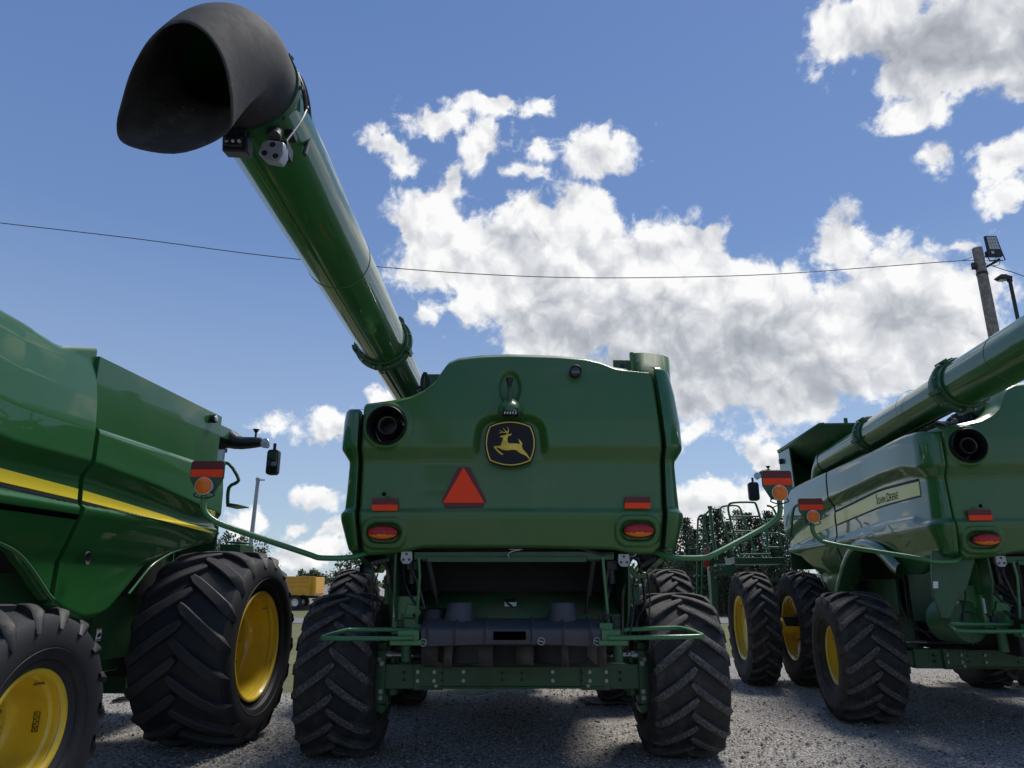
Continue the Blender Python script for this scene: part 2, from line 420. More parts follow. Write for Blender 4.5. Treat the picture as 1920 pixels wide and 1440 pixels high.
# ---------------------------------------------------------------- ground
def ground_mats():
    m = bpy.data.materials.new('gravel'); m.use_nodes = True; t = NT(m.node_tree); b = m.node_tree.nodes['Principled BSDF']
    tc = t.n('ShaderNodeTexCoord').outputs['Object']
    wv = t.vm('ADD', tc, t.vm('MULTIPLY', t.n('ShaderNodeTexNoise', inp={'Vector': tc, 'Scale': 30.0, 'Detail': 2}).outputs[1], (0.02, 0.02, 0)).outputs[0]).outputs[0]
    vo = t.n('ShaderNodeTexVoronoi', inp={'Vector': wv, 'Scale': 38.0}); vo2 = t.n('ShaderNodeTexVoronoi', inp={'Vector': wv, 'Scale': 85.0})
    g1 = t.n('ShaderNodeSeparateXYZ', inp={0: vo.outputs[1]}).outputs[0]; g2 = t.n('ShaderNodeSeparateXYZ', inp={0: vo2.outputs[1]}).outputs[1]
    big = t.noise(tc, 0.55, 5, 0.6); mid = t.noise(tc, 4.0, 5, 0.65)
    v = t.math('ADD', t.math('MULTIPLY', g1, 0.55), t.math('MULTIPLY', g2, 0.45))
    edge = t.mr(vo.outputs[0], 0.25, 0.75, 1.0, 0.30)
    c = t.ramp(v, [(0.0, (0.085, 0.082, 0.080)), (0.3, (0.26, 0.252, 0.245)), (0.6, (0.40, 0.39, 0.375)), (0.85, (0.56, 0.545, 0.52)), (1.0, (0.72, 0.70, 0.67))])
    c = t.mix(1.0, c, t.n('ShaderNodeCombineColor', inp={0: edge, 1: edge, 2: edge}).outputs[0], 'MULTIPLY')
    c = t.mix(t.math('MULTIPLY', t.mr(mid, 0.5, 0.75), 0.30), c, (0.15, 0.14, 0.125, 1))
    c = t.mix(t.math('MULTIPLY', t.mr(big, 0.45, 0.7), 0.35), c, (0.36, 0.34, 0.31, 1))
    c = t.mix(1.0, c, (1.62, 1.55, 1.46, 1), 'MULTIPLY')
    m.node_tree.links.new(c, b.inputs['Base Color']); b.inputs['Roughness'].default_value = 0.9
    hgt = t.math('ADD', t.math('MULTIPLY', vo.outputs[0], -1.0), t.math('MULTIPLY', vo2.outputs[0], -0.5))
    hgt = t.math('ADD', hgt, t.math('MULTIPLY', mid, 0.9))
    bp = t.n('ShaderNodeBump', inp={'Strength': 1.0, 'Distance': 0.035, 'Height': hgt})
    m.node_tree.links.new(bp.outputs[0], b.inputs['Normal']); M['gravel'] = m
    m = bpy.data.materials.new('grass'); m.use_nodes = True; t = NT(m.node_tree); b = m.node_tree.nodes['Principled BSDF']
    tc = t.n('ShaderNodeTexCoord').outputs['Object']
    n = t.noise(tc, 0.35, 8, 0.7); n2 = t.noise(tc, 9, 6, 0.7)
    c = t.ramp(t.math('MULTIPLY_ADD', n2, 0.5, t.math('MULTIPLY', n, 0.5)), [(0.3, (0.045, 0.06, 0.022)), (0.5, (0.12, 0.125, 0.05)), (0.7, (0.22, 0.20, 0.09))])
    m.node_tree.links.new(c, b.inputs['Base Color']); b.inputs['Roughness'].default_value = 0.95
    bp = t.n('ShaderNodeBump', inp={'Strength': 0.8, 'Distance': 0.08, 'Height': n2}); m.node_tree.links.new(bp.outputs[0], b.inputs['Normal'])
    M['grass'] = m
    M['asphalt'] = mat('asphalt', (0.16, 0.16, 0.165), 0.9, vary=0.2, vscale=6, bump=0.3, bscale=80)
ground_mats()
def sheet(name, pts, z, m, label=None):
    mb = MB(); mb.poly([(x, y, z) for x, y in pts]); o = mb.build(name, m)
    for p in o.data.polygons:
        if p.normal.z < 0: o.data.flip_normals(); break
    tag(o, kind='structure'); return o
sheet('ground', [(-700, -300), (700, -300), (700, 1500), (-700, 1500)], -0.05, 'grass')
# gravel yard: slightly uneven surface with an irregular far edge
def gravel_yard():
    mb = MB(); rows = []
    random.seed(3)
    def edge(x):
        e = 13.2 if x < 0 else 13.2 + 5.8 * sstep(0, 3, x) + 9 * sstep(7, 16, x)
        return e + 0.45 * math.sin(x * 1.7) + 0.3 * math.sin(x * 4.1 + 1)
    from mathutils import noise as mn
    nx, ny = 260, 170
    for j in range(ny + 1):
        row = []
        for i in range(nx + 1):
            x = -32 + 64 * i / nx; y = -14 + (edge(x) + 14) * j / ny
            z = 0.018 * mn.noise(Vector((x * .8, y * .8, 0))) + 0.010 * mn.noise(Vector((x * 3.1, y * 3.1, 4)))
            if j == ny or i in (0, nx): z = -0.07
            row.append((x, y, z))
        rows.append(row)
    mb.grid(rows); o = mb.build('gravel_yard', 'gravel', ang=180, fix=False); tag(o, kind='structure')
gravel_yard()
# loose larger stones lying on the yard (uncountable)
def loose_stones():
    mb = MB(); random.seed(11)
    for i in range(15000):
        D = random.uniform(5.2, 15); a = random.uniform(-0.85, 0.85); x = D * a; y = D
        if x < 0 and y > 12.8: continue
        r = random.uniform(0.007, 0.017) * random.choice((1, 1, 1, 1.5))
        vs = []
        for q in ((1, 0, 0), (0, 1, 0), (-1, 0, 0), (0, -1, 0), (0, 0, 1), (0, 0, -1)):
            k = r * random.uniform(.7, 1.3)
            vs.append((x + q[0] * k, y + q[1] * k, 0.012 + q[2] * k * .7))
        mb.add(vs, [(0, 1, 4), (1, 2, 4), (2, 3, 4), (3, 0, 4), (1, 0, 5), (2, 1, 5), (3, 2, 5), (0, 3, 5)], random.choice((0, 0, 0, 1, 2, 2)))
    ms = [mat('stone_grey', (0.28, 0.272, 0.265), .9), mat('stone_pale', (0.42, 0.41, 0.39), .9), mat('stone_dark', (0.10, 0.10, 0.105), .9)]
    o = mb.build('loose_stones', ms, fix=False, ang=20); tag(o, 'loose grey crushed stone scattered over the gravel yard', 'stones', kind='stuff')
loose_stones()
sheet('road', [(-300, 36.5), (300, 36.5), (300, 42.5), (-300, 42.5)], -0.03, 'asphalt')

# ---------------------------------------------------------------- tyres and rims
def tyre_mesh(name, Rr, Wd, rim, nl, lugh=0.05, lw=0.034, clean=False, sweep=0.62):
    """axle along X; lugs rise towards the middle of the tread on the side facing -Y"""
    mb = MB(); Rc = Rr - lugh; h = Rc - rim; hw = Wd / 2
    prof = [(-.36 * Wd, rim - .012), (-.40 * Wd, rim + .02), (-.425 * Wd, rim + .05), (-.432 * Wd, rim + .052), (-.436 * Wd, rim + .066), (-.43 * Wd, rim + .070), (-.47 * Wd, rim + .22 * h), (-.492 * Wd, rim + .36 * h), (-.499 * Wd, rim + .365 * h), (-.501 * Wd, rim + .385 * h), (-.496 * Wd, rim + .39 * h), (-.505 * Wd, rim + .45 * h), (-.50 * Wd, rim + .68 * h),
            (-.475 * Wd, rim + .86 * h), (-.448 * Wd, Rc - .020), (-.34 * Wd, Rc - .004), (-.17 * Wd, Rc + .006), (0, Rc + .010)]
    NP = len(prof); prof = prof + [(-a, r) for a, r in prof[-2::-1]]
    mb.lathe(prof, (0, 0, 0), (1, 0, 0), 84, 0)
    def rad(w):
        a = -abs(w) / 1.0
        tab = [(p[0], p[1]) for p in prof[NP - 5:NP]]
        return lerp_tab(tab, a)
    pitch = 2 * PI / nl; N = 9
    for side in (-1, 1):
        for k in range(nl):
            ph0 = k * pitch + (pitch / 2 if side > 0 else 0)
            cen = []
            for i in range(N):
                s = i / (N - 1)
                w = (-.035 + .515 * s) * Wd
                arc = -(0.62 * s ** 0.85 + 0.10 * s * s) * Wd * sweep
                cen.append((w, arc))
            rows = []
            for i, (w, arc) in enumerate(cen):
                a = cen[max(i - 1, 0)]; b = cen[min(i + 1, N - 1)]
                dx, dy = b[0] - a[0], b[1] - a[1]; L = math.hypot(dx, dy); px_, py_ = -dy / L, dx / L
                f = i / (N - 1)
                bw = lw * (1.16 + .30 * f); tw = lw * (0.84 + .22 * f)
                hh = lugh * (0.85 + .15 * math.sin(PI * min(1, f * 1.1)))
                if i == 0: bw *= .75; tw *= .55
                ring = []
                for off, lift in ((-bw, -.012), (-(tw + .008), hh * .86), (-tw + .004, hh), (tw - .004, hh), (tw + .008, hh * .86), (bw, -.012)):
                    ww = w + px_ * off; aa = arc + py_ * off
                    ww = max(min(ww, .485 * Wd), -.20 * Wd)
                    r = rad(ww) + lift
                    if f > .99: r = rad(.47 * Wd) + lift * .75 
                    ph = ph0 + aa / Rr
                    ww *= side
                    ring.append((ww, -r * math.cos(ph), r * math.sin(ph)))
                rows.append(ring)
            # end that runs down the sidewall
            last = []
            for j, (off, lift) in enumerate(((-lw, 0), (-lw * .7, .012), (-lw * .5, .016), (lw * .5, .016), (lw * .7, .012), (lw, 0))):
                aa = cen[-1][1] - .05 + off; ph = ph0 + aa / Rr; r = rim + .72 * h
                last.append((side * (.498 * Wd + lift), -r * math.cos(ph), r * math.sin(ph)))
            rows.append(last)
            k0 = len(mb.v)
            mb.v += [v for rw in rows for v in rw]
            for i in range(len(rows) - 1):
                for j in range(5):
                    mb.f.append((k0 + i * 6 + j, k0 + i * 6 + j + 1, k0 + (i + 1) * 6 + j + 1, k0 + (i + 1) * 6 + j))
                    mb.m.append(1 if j in (1, 2, 3) and i < N - 1 else 0)
            mb.f.append(tuple(k0 + j for j in range(6))); mb.m.append(0)
    o = mb.build('tyre', ['cleantyre', 'cleanlug'] if clean else ['tyre', 'lug'], ang=34, fix=False)
    me = o.data; me.name = name; bpy.data.objects.remove(o); 
    bm = bmesh.new(); bm.from_mesh(me); bmesh.ops.recalc_face_normals(bm, faces=bm.faces); bm.to_mesh(me); bm.free()
    return me
def rim_mesh(name, r, Wd, disc, out=1, bolts=10, cone=False):
    """disc: distance of the wheel disc inwards from the outer flange"""
    mb = MB(); e = (.42 if Wd > 1 else .37) * Wd * out; d = disc * out; ax = (1, 0, 0)
    prof = [(e - .005 * out, r - .028), (e + .018 * out, r - .014), (e + .022 * out, r + .006), (e + .010 * out, r + .018), (e - .004 * out, r + .012),
            (e - .006 * out, r - .004), (e - .03 * out, r - .022), (e - .07 * out, r - .024), (e - .085 * out, r - .045), (e - d * .6, r - .055), (e - d * .85, r - .06), (e - d + .0, r - .09)]
    if cone:
        prof += [(e - d - .02 * out, r - .13), (e - d - .012 * out, r * .56), (e - d + .05 * out, r * .50), (e - d + .055 * out, r * .40), (e - d + .12 * out, r * .36), (e - d + .12 * out, r * .16), (e - d + .15 * out, r * .15), (e - d + .15 * out, .001)]
    else:
        prof += [(e - d - .015 * out, r - .13), (e - d - .06 * out, r * .58), (e - d - .04 * out, r * .50), (e - d - .04 * out, r * .32), (e - d + .06 * out, r * .28), (e - d + .06 * out, .001)]
    mb.lathe(prof, (0, 0, 0), ax, 72, 0)
    # inside of the barrel
    mb.lathe([(-e, r + .015), (-e, r - .02), (-e * .7, r - .05), (e - d, r - .08)], (0, 0, 0), ax, 48, 0)
    mb.lathe([(-e * .98, r * .2), (e - d - .05 * out, r * .25)], (0, 0, 0), ax, 24, 2)
    for k in range(bolts):   # hand holes in the disc
        t = 2 * PI * k / bolts; rr_ = r * .70; xx = e - d - .045 * out
        p = Vector((xx + .012 * out, rr_ * math.cos(t), rr_ * math.sin(t))); mb.cyl(p, p + Vector((.004 * out, 0, 0)), .028 if k % 2 else .012, seg=12, mi=3)
    mb.cyl((e - .05 * out, (r - .045) * .7, (r - .045) * .7), (e - .12 * out, (r - .06) * .7, (r - .06) * .7), .008, seg=8, mi=1)
    br = r * (.46 if not cone else .455)
    bx = e - d + (.05 if cone else -.04) * out
    for k in range(bolts):
        t = 2 * PI * (k + .5) / bolts
        p = Vector((bx, br * math.cos(t), br * math.sin(t)))
        mb.cyl(p, p + Vector((.016 * out, 0, 0)), .026, seg=12, mi=1)
        mb.cyl(p, p + Vector((.045 * out, 0, 0)), .017, seg=6, mi=1)
    o = mb.build('rim', ['yellow', 'bolt', 'frame', 'dark'], ang=30); me = o.data; me.name = name; bpy.data.objects.remove(o)
    return me
TY = {'rear': tyre_mesh('rear_tyre', .825, .80, .385, 18, .056, .030, sweep=.56),
      'dual': tyre_mesh('dual_tyre', .99, .56, .55, 23, .05, .026, sweep=.66),
      'wide': tyre_mesh('wide_tyre', 1.07, 1.10, .60, 18, .066, .050, clean=True, sweep=.56),
      'rearclean': tyre_mesh('clean_rear_tyre', .80, .70, .37, 18, .056, .031, clean=True, sweep=.56)}
RM = {}
for s_ in (-1, 1):
    RM['rear', s_] = rim_mesh('rear_rim', .385, .74, .26, s_, 10)
    RM['rearcone', s_] = rim_mesh('rear_rim_deep', .37, .70, .32, s_, 10, cone=False)
    RM['dual', s_] = rim_mesh('front_rim', .55, .56, .13, s_, 10)
    RM['wide', s_] = rim_mesh('wide_rim', .595, 1.10, .36, s_, 10)
def wheel(parent, kind, x, y, z, rimk=None, yaw=0.0, roll=0.0, name='wheel', label=None):
    s = 1 if x > 0 else -1
    w = bpy.data.objects.new(name, RM[rimk or kind, s]); C.objects.link(w); w.parent = parent
    w.location = (x, y, z); w.rotation_euler = (roll, 0, yaw)
    t = bpy.data.objects.new('tyre', TY[kind]); C.objects.link(t); t.parent = w
    if label: w['label'] = label
    return w

# ---------------------------------------------------------------- hood (rear panel) outline measured on the middle machine
HD = 6.9; HY = -1.40     # distance of the rear face and its place in the machine's own frame
def HP(px, py, out=0.0):
    v = at(px, py, HD); return Vector((v.x, HY - out, v.z))
topPX = [(680,760),(700,757.5),(737,753),(772,746),(797,734),(818,716),(829,697),(841,679),(861,670),(903,665),(956,663),(1045,665.5),(1098,670),(1126,677),(1151,688),(1172,691),(1218,695),(1227,700)]
def HPT(px, py):
    v = at(px, py, HD + .13); return (v.x, v.z)
TOPT = [HPT(*p) for p in topPX]
botPX = [(674,1030),(684,1040),(720,1038),(755,1033),(790,1026),(974,1026),(1151,1029),(1190,1037),(1229,1038),(1241,1026)]
BOTT = [(HP(*p).x, HP(*p).z) for p in botPX]
PROF = [(1.90, -.14), (2.0, -.10), (2.10, -.065), (2.32, .004), (2.365, .010), (2.385, .008), (2.425, -.026), (2.60, -.036), (2.86, -.045), (2.905, -.040), (3.015, .036), (3.035, .040), (3.30, .034), (3.6, .0), (3.85, -.05), (4.0, -.09)]
def shellout(z): return smooth_tab(PROF, z, .006)
def sd_rbox(x, z, cx, cz, hx, hz, r):
    qx = abs(x - cx) - hx + r; qz = abs(z - cz) - hz + r
    return math.hypot(max(qx, 0), max(qz, 0)) + min(max(qx, qz), 0) - r
EXH = HP(725, 798); CAMR = HP(956, 727); EMB = HP(957, 834); LTL = HP(718, 999); LTR = HP(1197, 995)
def hood_out(x, z):
    """relief of the rear hood: outward offset of its skin at (x, z)"""
    o = shellout(z)
    # the step rises round the emblem
    lowv = -.042; 
    d = sd_rbox(x, z, EMB.x, EMB.z - .06, .315 - .12 * max(0, (z - EMB.z)) , .315, .13)
    if z > 2.88:
        k = 1 - sstep(-.02, .075, d)
        o = o * (1 - k) + lowv * k
        k2 = math.exp(-((d - .09) / .05) ** 2) * .004
        o += k2 * .3
    # egg-shaped camera recess
    e = math.hypot((x - CAMR.x) / .115, (z - CAMR.z) / (.20 if z > CAMR.z else .19))
    o -= .055 * (1 - sstep(.72, 1.05, e))
    # raised lip round the exhaust hole, lamp surrounds
    e = math.hypot(x - EXH.x, z - EXH.z)
    o += .022 * math.exp(-((e - .215) / .022) ** 2)
    for L in (LTL, LTR):
        d = sd_rbox(x, z, L.x, L.z, .215, .145, .12)
        o += .030 * (1 - sstep(-.012, .012, d))
        d2 = sd_rbox(x, z, L.x, L.z, .165, .095, .095)
        o -= .050 * (1 - sstep(-.018, .006, d2))
    return o
XL, XR = HP(676, 850).x, HP(1242, 850).x
def hood_rows(nx=250, nz=210):
    rows = []
    for j in range(nz + 1):
        row = []
        for i in range(nx + 1):
            f = i / nx
            # side seams lean slightly
            z0 = 2.0 + 1.8 * j / nz
            xl = lerp_tab([(2.0, HP(674, 1035).x), (2.39, HP(671, 960).x), (3.06, HP(677, 831).x), (3.45, HP(681, 762).x)], z0)
            xr = lerp_tab([(2.0, HP(1244, 1035).x), (2.39, HP(1246, 960).x), (3.06, HP(1242, 828).x), (3.8, HP(1226, 700).x)], z0)
            x = xl + (xr - xl) * f
            zt = smooth_tab(TOPT, x, .02); zb = smooth_tab(BOTT, x, .02)
            z = zb + (zt - zb) * j / nz
            y = HY - hood_out(x, z) + .045 * (x / 1.45) ** 2
            y += .06 * sstep(.06, 0, zt - z) ** 2 + .03 * sstep(.03, 0, z - zb) ** 2
            e = min(x - xl, xr - x)
            y += .018 * sstep(.02, 0, e)
            row.append((x, y, z))
        rows.append(row)
    return rows
def hood_mesh():
    mb = MB(); rows = hood_rows(); nx = len(rows[0]); vs = [v for r in rows for v in r]; fs = []
    for i in range(len(rows) - 1):
        for j in range(nx - 1):
            q = (i * nx + j, i * nx + j + 1, (i + 1) * nx + j + 1, (i + 1) * nx + j)
            cx = sum(vs[k][0] for k in q) / 4; cz = sum(vs[k][2] for k in q) / 4
            if math.hypot(cx - EXH.x, cz - EXH.z) < .183: continue
            fs.append(q)
    mb.add(vs, fs)
    # returns along the edges so that the skin has depth
    def ret(line, d):
        mb.grid([line, [tuple(Vector(v) + Vector(d)) for v in line]])
    ret(rows[-1], (0, .30, .015)); ret(rows[0], (0, .22, .02))
    ret([r[0] for r in rows], (.0, .22, 0)); ret([r[-1] for r in rows], (-.0, .22, 0))
    o = mb.build('rear_hood', 'hood', ang=50); bm = bmesh.new(); bm.from_mesh(o.data); bmesh.ops.remove_doubles(bm, verts=bm.verts, dist=.0004)
    bmesh.ops.recalc_face_normals(bm, faces=bm.faces); bm.to_mesh(o.data); bm.free()
    me = o.data; me.shade_smooth(); me.set_sharp_from_angle(angle=R(50)); bpy.data.objects.remove(o); return me
HOOD = hood_mesh()

# ---------------------------------------------------------------- side shields
def arc(cx, cz, r, a0, a1, n=10):
    return [(cx + r * math.cos(R(a0 + (a1 - a0) * i / n)), cz + r * math.sin(R(a0 + (a1 - a0) * i / n))) for i in range(n + 1)]
TOP_L = [(-1.4, 3.40), (-1.2, 3.44), (-.96, 3.46), (4.45, 3.47)]
TOP_R = [(-1.4, 3.87), (-1.2, 3.87), (1.0, 3.75), (1.41, 3.70), (1.95, 3.86)]
BOT_L = [(-1.4, 2.04), (-1.2, 2.02), (-.95, 1.98), (-.35, 1.84), (-.12, 1.84), (.02, 1.92), (.22, 2.05), (.5, 2.16), (.85, 2.23), (1.1, 2.22), (1.35, 2.15), (1.6, 2.0), (1.93, 1.70), (2.15, 1.45), (2.45, 1.33), (2.7, 1.42), (3.0, 1.66), (3.4, 1.98), (3.85, 2.22), (4.45, 2.34)]
BOT_R = [(-1.4, 2.04), (-1.2, 2.02), (-.35, 1.84), (.2, 1.98), (.85, 2.06), (1.15, 2.03), (1.40, 1.96), (1.58, 1.84), (1.75, 1.70), (1.87, 1.60), (2.1, 1.50), (2.38, 1.41), (2.6, 1.42), (2.76, 1.47), (2.98, 1.65), (3.28, 1.91), (3.6, 2.04), (3.95, 2.13), (4.3, 2.20), (4.75, 2.23)]
def sidew(t): return 1.635 + .05 * sstep(.6, -.9, t)
def seam_x(s, z):
    if s < 0: return -lerp_tab([(2.0, HP(674, 1035).x), (2.39, HP(671, 960).x), (3.06, HP(677, 831).x), (3.45, HP(681, 762).x)], z)
    return lerp_tab([(2.0, HP(1244, 1035).x), (2.39, HP(1246, 960).x), (3.06, HP(1242, 828).x), (3.8, HP(1226, 700).x)], z)
def side_grid(s, y0, y1, top, bot, mb, stepf, ny=70, nz=60, off=0.0, cornered=True, mi=0):
    rows = []
    for i in range(ny + 1):
        t = y0 + (y1 - y0) * i / ny
        zt = smooth_tab(top, t, .05); zb = smooth_tab(bot, t, .05)
        row = []
        for j in range(nz + 1):
            z = zb + (zt - zb) * j / nz
            o = shellout(min(z - stepf(t) * sstep(2.36, 2.5, z), 3.95)) if stepf is not None else .0
            if t < -.9: o = o * 1.0
            fade = 1 - sstep(2.5, 4.3, t) * .0
            e = min(z - zb, zt - z)
            o = o * fade - .02 * sstep(.03, 0, e)
            # bottom lip rolls outward at arches
            W_ = sidew(t) + o + off
            if cornered and t < -1.15:      # corner wraps onto the rear face
                a = (t + 1.15) / -.25        # 0..1
                th = a * R(90); rr = .17
                X0 = seam_x(s, z) + .034; x = X0 + (W_ - X0) * math.cos(th)
                y = -1.15 - (.25 + o - .02) * math.sin(th)
            else: x, y = W_, t
            row.append((s * x, y, z))
        rows.append(row)
    mb.grid(rows, mi)
    inn = lambda L, d: mb.grid([L, [(v[0] - s * d, v[1], v[2]) for v in L]], mi)
    inn([r[0] for r in rows], .07); inn([r[-1] for r in rows], .10)
    if y0 > -1.3:
        inn(rows[0], .05)
    else:
        L = rows[0]; mb.grid([L, [(v[0], v[1] + .12, v[2]) for v in L]], mi)
    inn(rows[-1], .05)
    return rows
def arch_lip(mb, s, bot, y0, y1, r=.028, mi=0, x=1.60):
    pts = [(s * (x + .0), y0 + (y1 - y0) * i / 30, smooth_tab(bot, y0 + (y1 - y0) * i / 30, .08)) for i in range(31)]
    mb.tube(pts, r, 8, mi)
def stripe(parent, s, tab, thick, m, name, off=.006, y0=None, y1=None, nz=6, ridge=True, stepf=None):
    """band that follows the shield skin: tab = [(y, z_top, z_bottom)]"""
    mb = MB(); rows = []
    ya, yb = (tab[0][0] if y0 is None else y0), (tab[-1][0] if y1 is None else y1); n = 60
    for i in range(n + 1):
        t = ya + (yb - ya) * i / n
        zt = smooth_tab([(a, b) for a, b, c in tab], t, .1); zb = smooth_tab([(a, c) for a, b, c in tab], t, .1)
        row = []
        for j in range(nz * 2 + 1):
            z = zb + (zt - zb) * j / (nz * 2)
            o = shellout(min(z - stepf(t) * sstep(2.36, 2.5, z), 3.95))
            row.append((s * (sidew(t) + o + off + (.0008 if ridge and j % 2 else 0)), t, z))
        rows.append(row)
    mb.grid(rows); return mb.build(name, m, parent, ang=15)
STEP_L = lambda t: lerp_tab([(-1.2, 0), (-.8, .08), (0, .10), (1.9, .02), (3.5, -.18), (4.5, -.36)], t)
STEP_R = lambda t: lerp_tab([(-1.2, 0), (-.5, -.10), (1, -.25), (2, -.25), (3, -.32), (4.5, -.48)], t)
TAB_L = [(-.97, 2.89, 2.73), (0, 2.92, 2.735), (.3, 2.92, 2.73), (1.9, 2.81, 2.63), (3.3, 2.70, 2.52), (4.28, 2.53, 2.42)]
TAB_R = [(-.9, 2.555, 2.47), (.9, 2.57, 2.468), (1.95, 2.525, 2.432), (2.6, 2.485, 2.40), (3.4, 2.43, 2.355), (4.37, 2.325, 2.31)]

# ---------------------------------------------------------------- combine
def cp(px, py, D):                       # pixel + distance -> frame of the middle machine
    v = at(px, py, D); return Vector((v.x, v.y - 8.3, v.z))
def EP(zx, zy, out=.0):                  # emblem tracing coordinates -> rear face
    return HP(820 + zx / 4.966, 670 + zy / 4.966, out)
def bez(a, c, b, n=8):
    a, b, c = Vector(a), Vector(b), Vector(c)
    return [a * (1 - t) ** 2 + c * 2 * t * (1 - t) + b * t * t for t in (i / n for i in range(n))]
def emblem(root):
    base = .062
    def outline(k, out):
        cx, cy = 680, 815
        P = [(490, 655), (677, 568), (864, 655), (946, 800), (865, 973), (680, 1062), (490, 970), (418, 800)]
        P = [((x - cx) * k + cx, (y - cy) * k + cy) for x, y in P]
        pts = []
        for i in range(0, 8, 2):
            pts += bez((*P[i], 0), (*P[i + 1], 0), (*P[(i + 2) % 8], 0))
        return [EP(p.x, p.y, out) for p in pts]
    o1 = outline(1.055, base); mb = MB(); mb.prism(o1, (0, .03, 0)); pl = mb.build('emblem', 'emblack', root, bev=.003)
    a, b = outline(1.0, base + .002), outline(.955, base + .002)
    mb = MB(); mb.grid([a + [a[0]], b + [b[0]]]); mb.build('emblem_border', 'emyel', pl, thick=.003)
    deer = [(583,751),(592,742),(614,740),(640,733),(647,727),(656,728),(668,731),(694,720),(688,734),(675,743),(658,748),(653,770),(655,800),(666,811),(700,811),(745,814),(766,821),(760,795),(750,771),(765,781),(781,797),(792,820),(784,830),(790,848),(798,870),(815,888),(832,908),(848,932),(864,962),(853,961),(832,934),(803,917),(772,906),(748,889),(732,874),(700,872),(660,878),(622,876),(592,866),(566,852),(548,850),(560,869),(588,893),(615,914),(610,919),(597,917),(570,897),(542,869),(526,848),(530,841),(552,838),(592,834),(597,812),(606,788),(613,766),(606,757),(590,757)]
    mb = MB(); mb.poly([EP(x, y, base + .003) for x, y in deer])
    def strip(pts, w0, w1):
        L, Q = [], []
        for i, p in enumerate(pts):
            q = pts[min(i + 1, len(pts) - 1)]; r = pts[max(i - 1, 0)]
            dx, dy = q[0] - r[0], q[1] - r[1]; n = math.hypot(dx, dy) or 1
            w = w0 + (w1 - w0) * i / (len(pts) - 1)
            L.append(EP(p[0] - dy / n * w, p[1] + dx / n * w, base + .0035)); Q.append(EP(p[0] + dy / n * w, p[1] - dx / n * w, base + .0035))
        mb.grid([L, Q])
    strip([(650,732),(658,714),(663,695),(660,676),(648,659)], 6, 1.5)
    strip([(654,722),(640,712),(615,711),(592,712),(572,720)], 5, 1.5)
    strip([(655,706),(640,702),(624,688),(614,671)], 5, 1.5)
    strip([(612,711),(596,702),(580,688)], 4, 1.2)
    mb.build('leaping_deer', 'emyel', pl, thick=.003)
def reflector(root, px0, py0, px1, py1, out):
    ym = (py0 * .49 + py1 * .51)
    def q(a, b, c, d, o): return [HP(a, b, o), HP(c, b, o), HP(c, d, o), HP(a, d, o)]
    mb = MB(); mb.prism(q(px0, ym, px1, py1, out), (0, .012, 0)); o = mb.build('reflector', 'orange', root)
    mb = MB(); mb.prism(q(px0, py0, px1, ym - .2, out), (0, .012, 0)); mb.build('dark_band', 'darkred', o)
def bolts(mb, pts, ax, r=.014, mi=0):
    ax = Vector(ax)
    for p in pts:
        p = Vector(p); mb.cyl(p, p + ax * .006, r * 1.5, seg=12, mi=mi); mb.cyl(p, p + ax * .022, r, seg=6, mi=mi)
def oval_lamp(root, c):
    mb = MB(); rows = []
    A, B, n = .145, .062, 36
    for k, (s, o) in enumerate(((1.0, .0), (.97, .018), (.85, .032), (.6, .042), (.3, .046), (.02, .047))):
        rows.append([(c.x + A * s * math.cos(2 * PI * i / n), HY - .025 - o, c.z + B * s * math.sin(2 * PI * i / n)) for i in range(n)])
    f_t, f_b = MB(), MB()
    for i in range(len(rows) - 1):
        for j in range(n):
            j2 = (j + 1) % n; q = [rows[i][j], rows[i][j2], rows[i + 1][j2], rows[i + 1][j]]
            (f_b if sum(p[2] for p in q) / 4 < c.z - .022 else f_t).add(q, [(0, 1, 2, 3)])
    a = f_t.build('tail_light', 'redlens', root); f_b.build('amber_lens', 'amber', a)
    mb.lathe([(0, 1.0), (.012, 1.07), (-.02, 1.10)], (0, 0, 0), (0, -1, 0), n)
    mb.v = [(c.x + x * A, HY - .010 + y, c.z + z * B) for x, y, z in mb.v]
    mb.build('lamp_bezel', 'black', a)
def work_light(root, c, r=.06):
    mb = MB(); w, h = .052, .062
    P = [(-w, h * .9), (w, h * .9), (w * 1.1, -h * .4), (w * .6, -h), (-w * .6, -h), (-w * 1.1, -h * .4)]
    c = Vector(c); mb.prism([c + Vector((x, 0, z)) for x, z in P], (0, .05, 0)); o = mb.build('work_light_plate', 'silver', root, bev=.004)
    mb = MB()
    for x, z in ((0, .032), (-.028, -.022), (.028, -.022)): mb.cyl(c + Vector((x, -.004, z)), c + Vector((x, .01, z)), .012, seg=14)
    mb.build('lens', 'black', o)
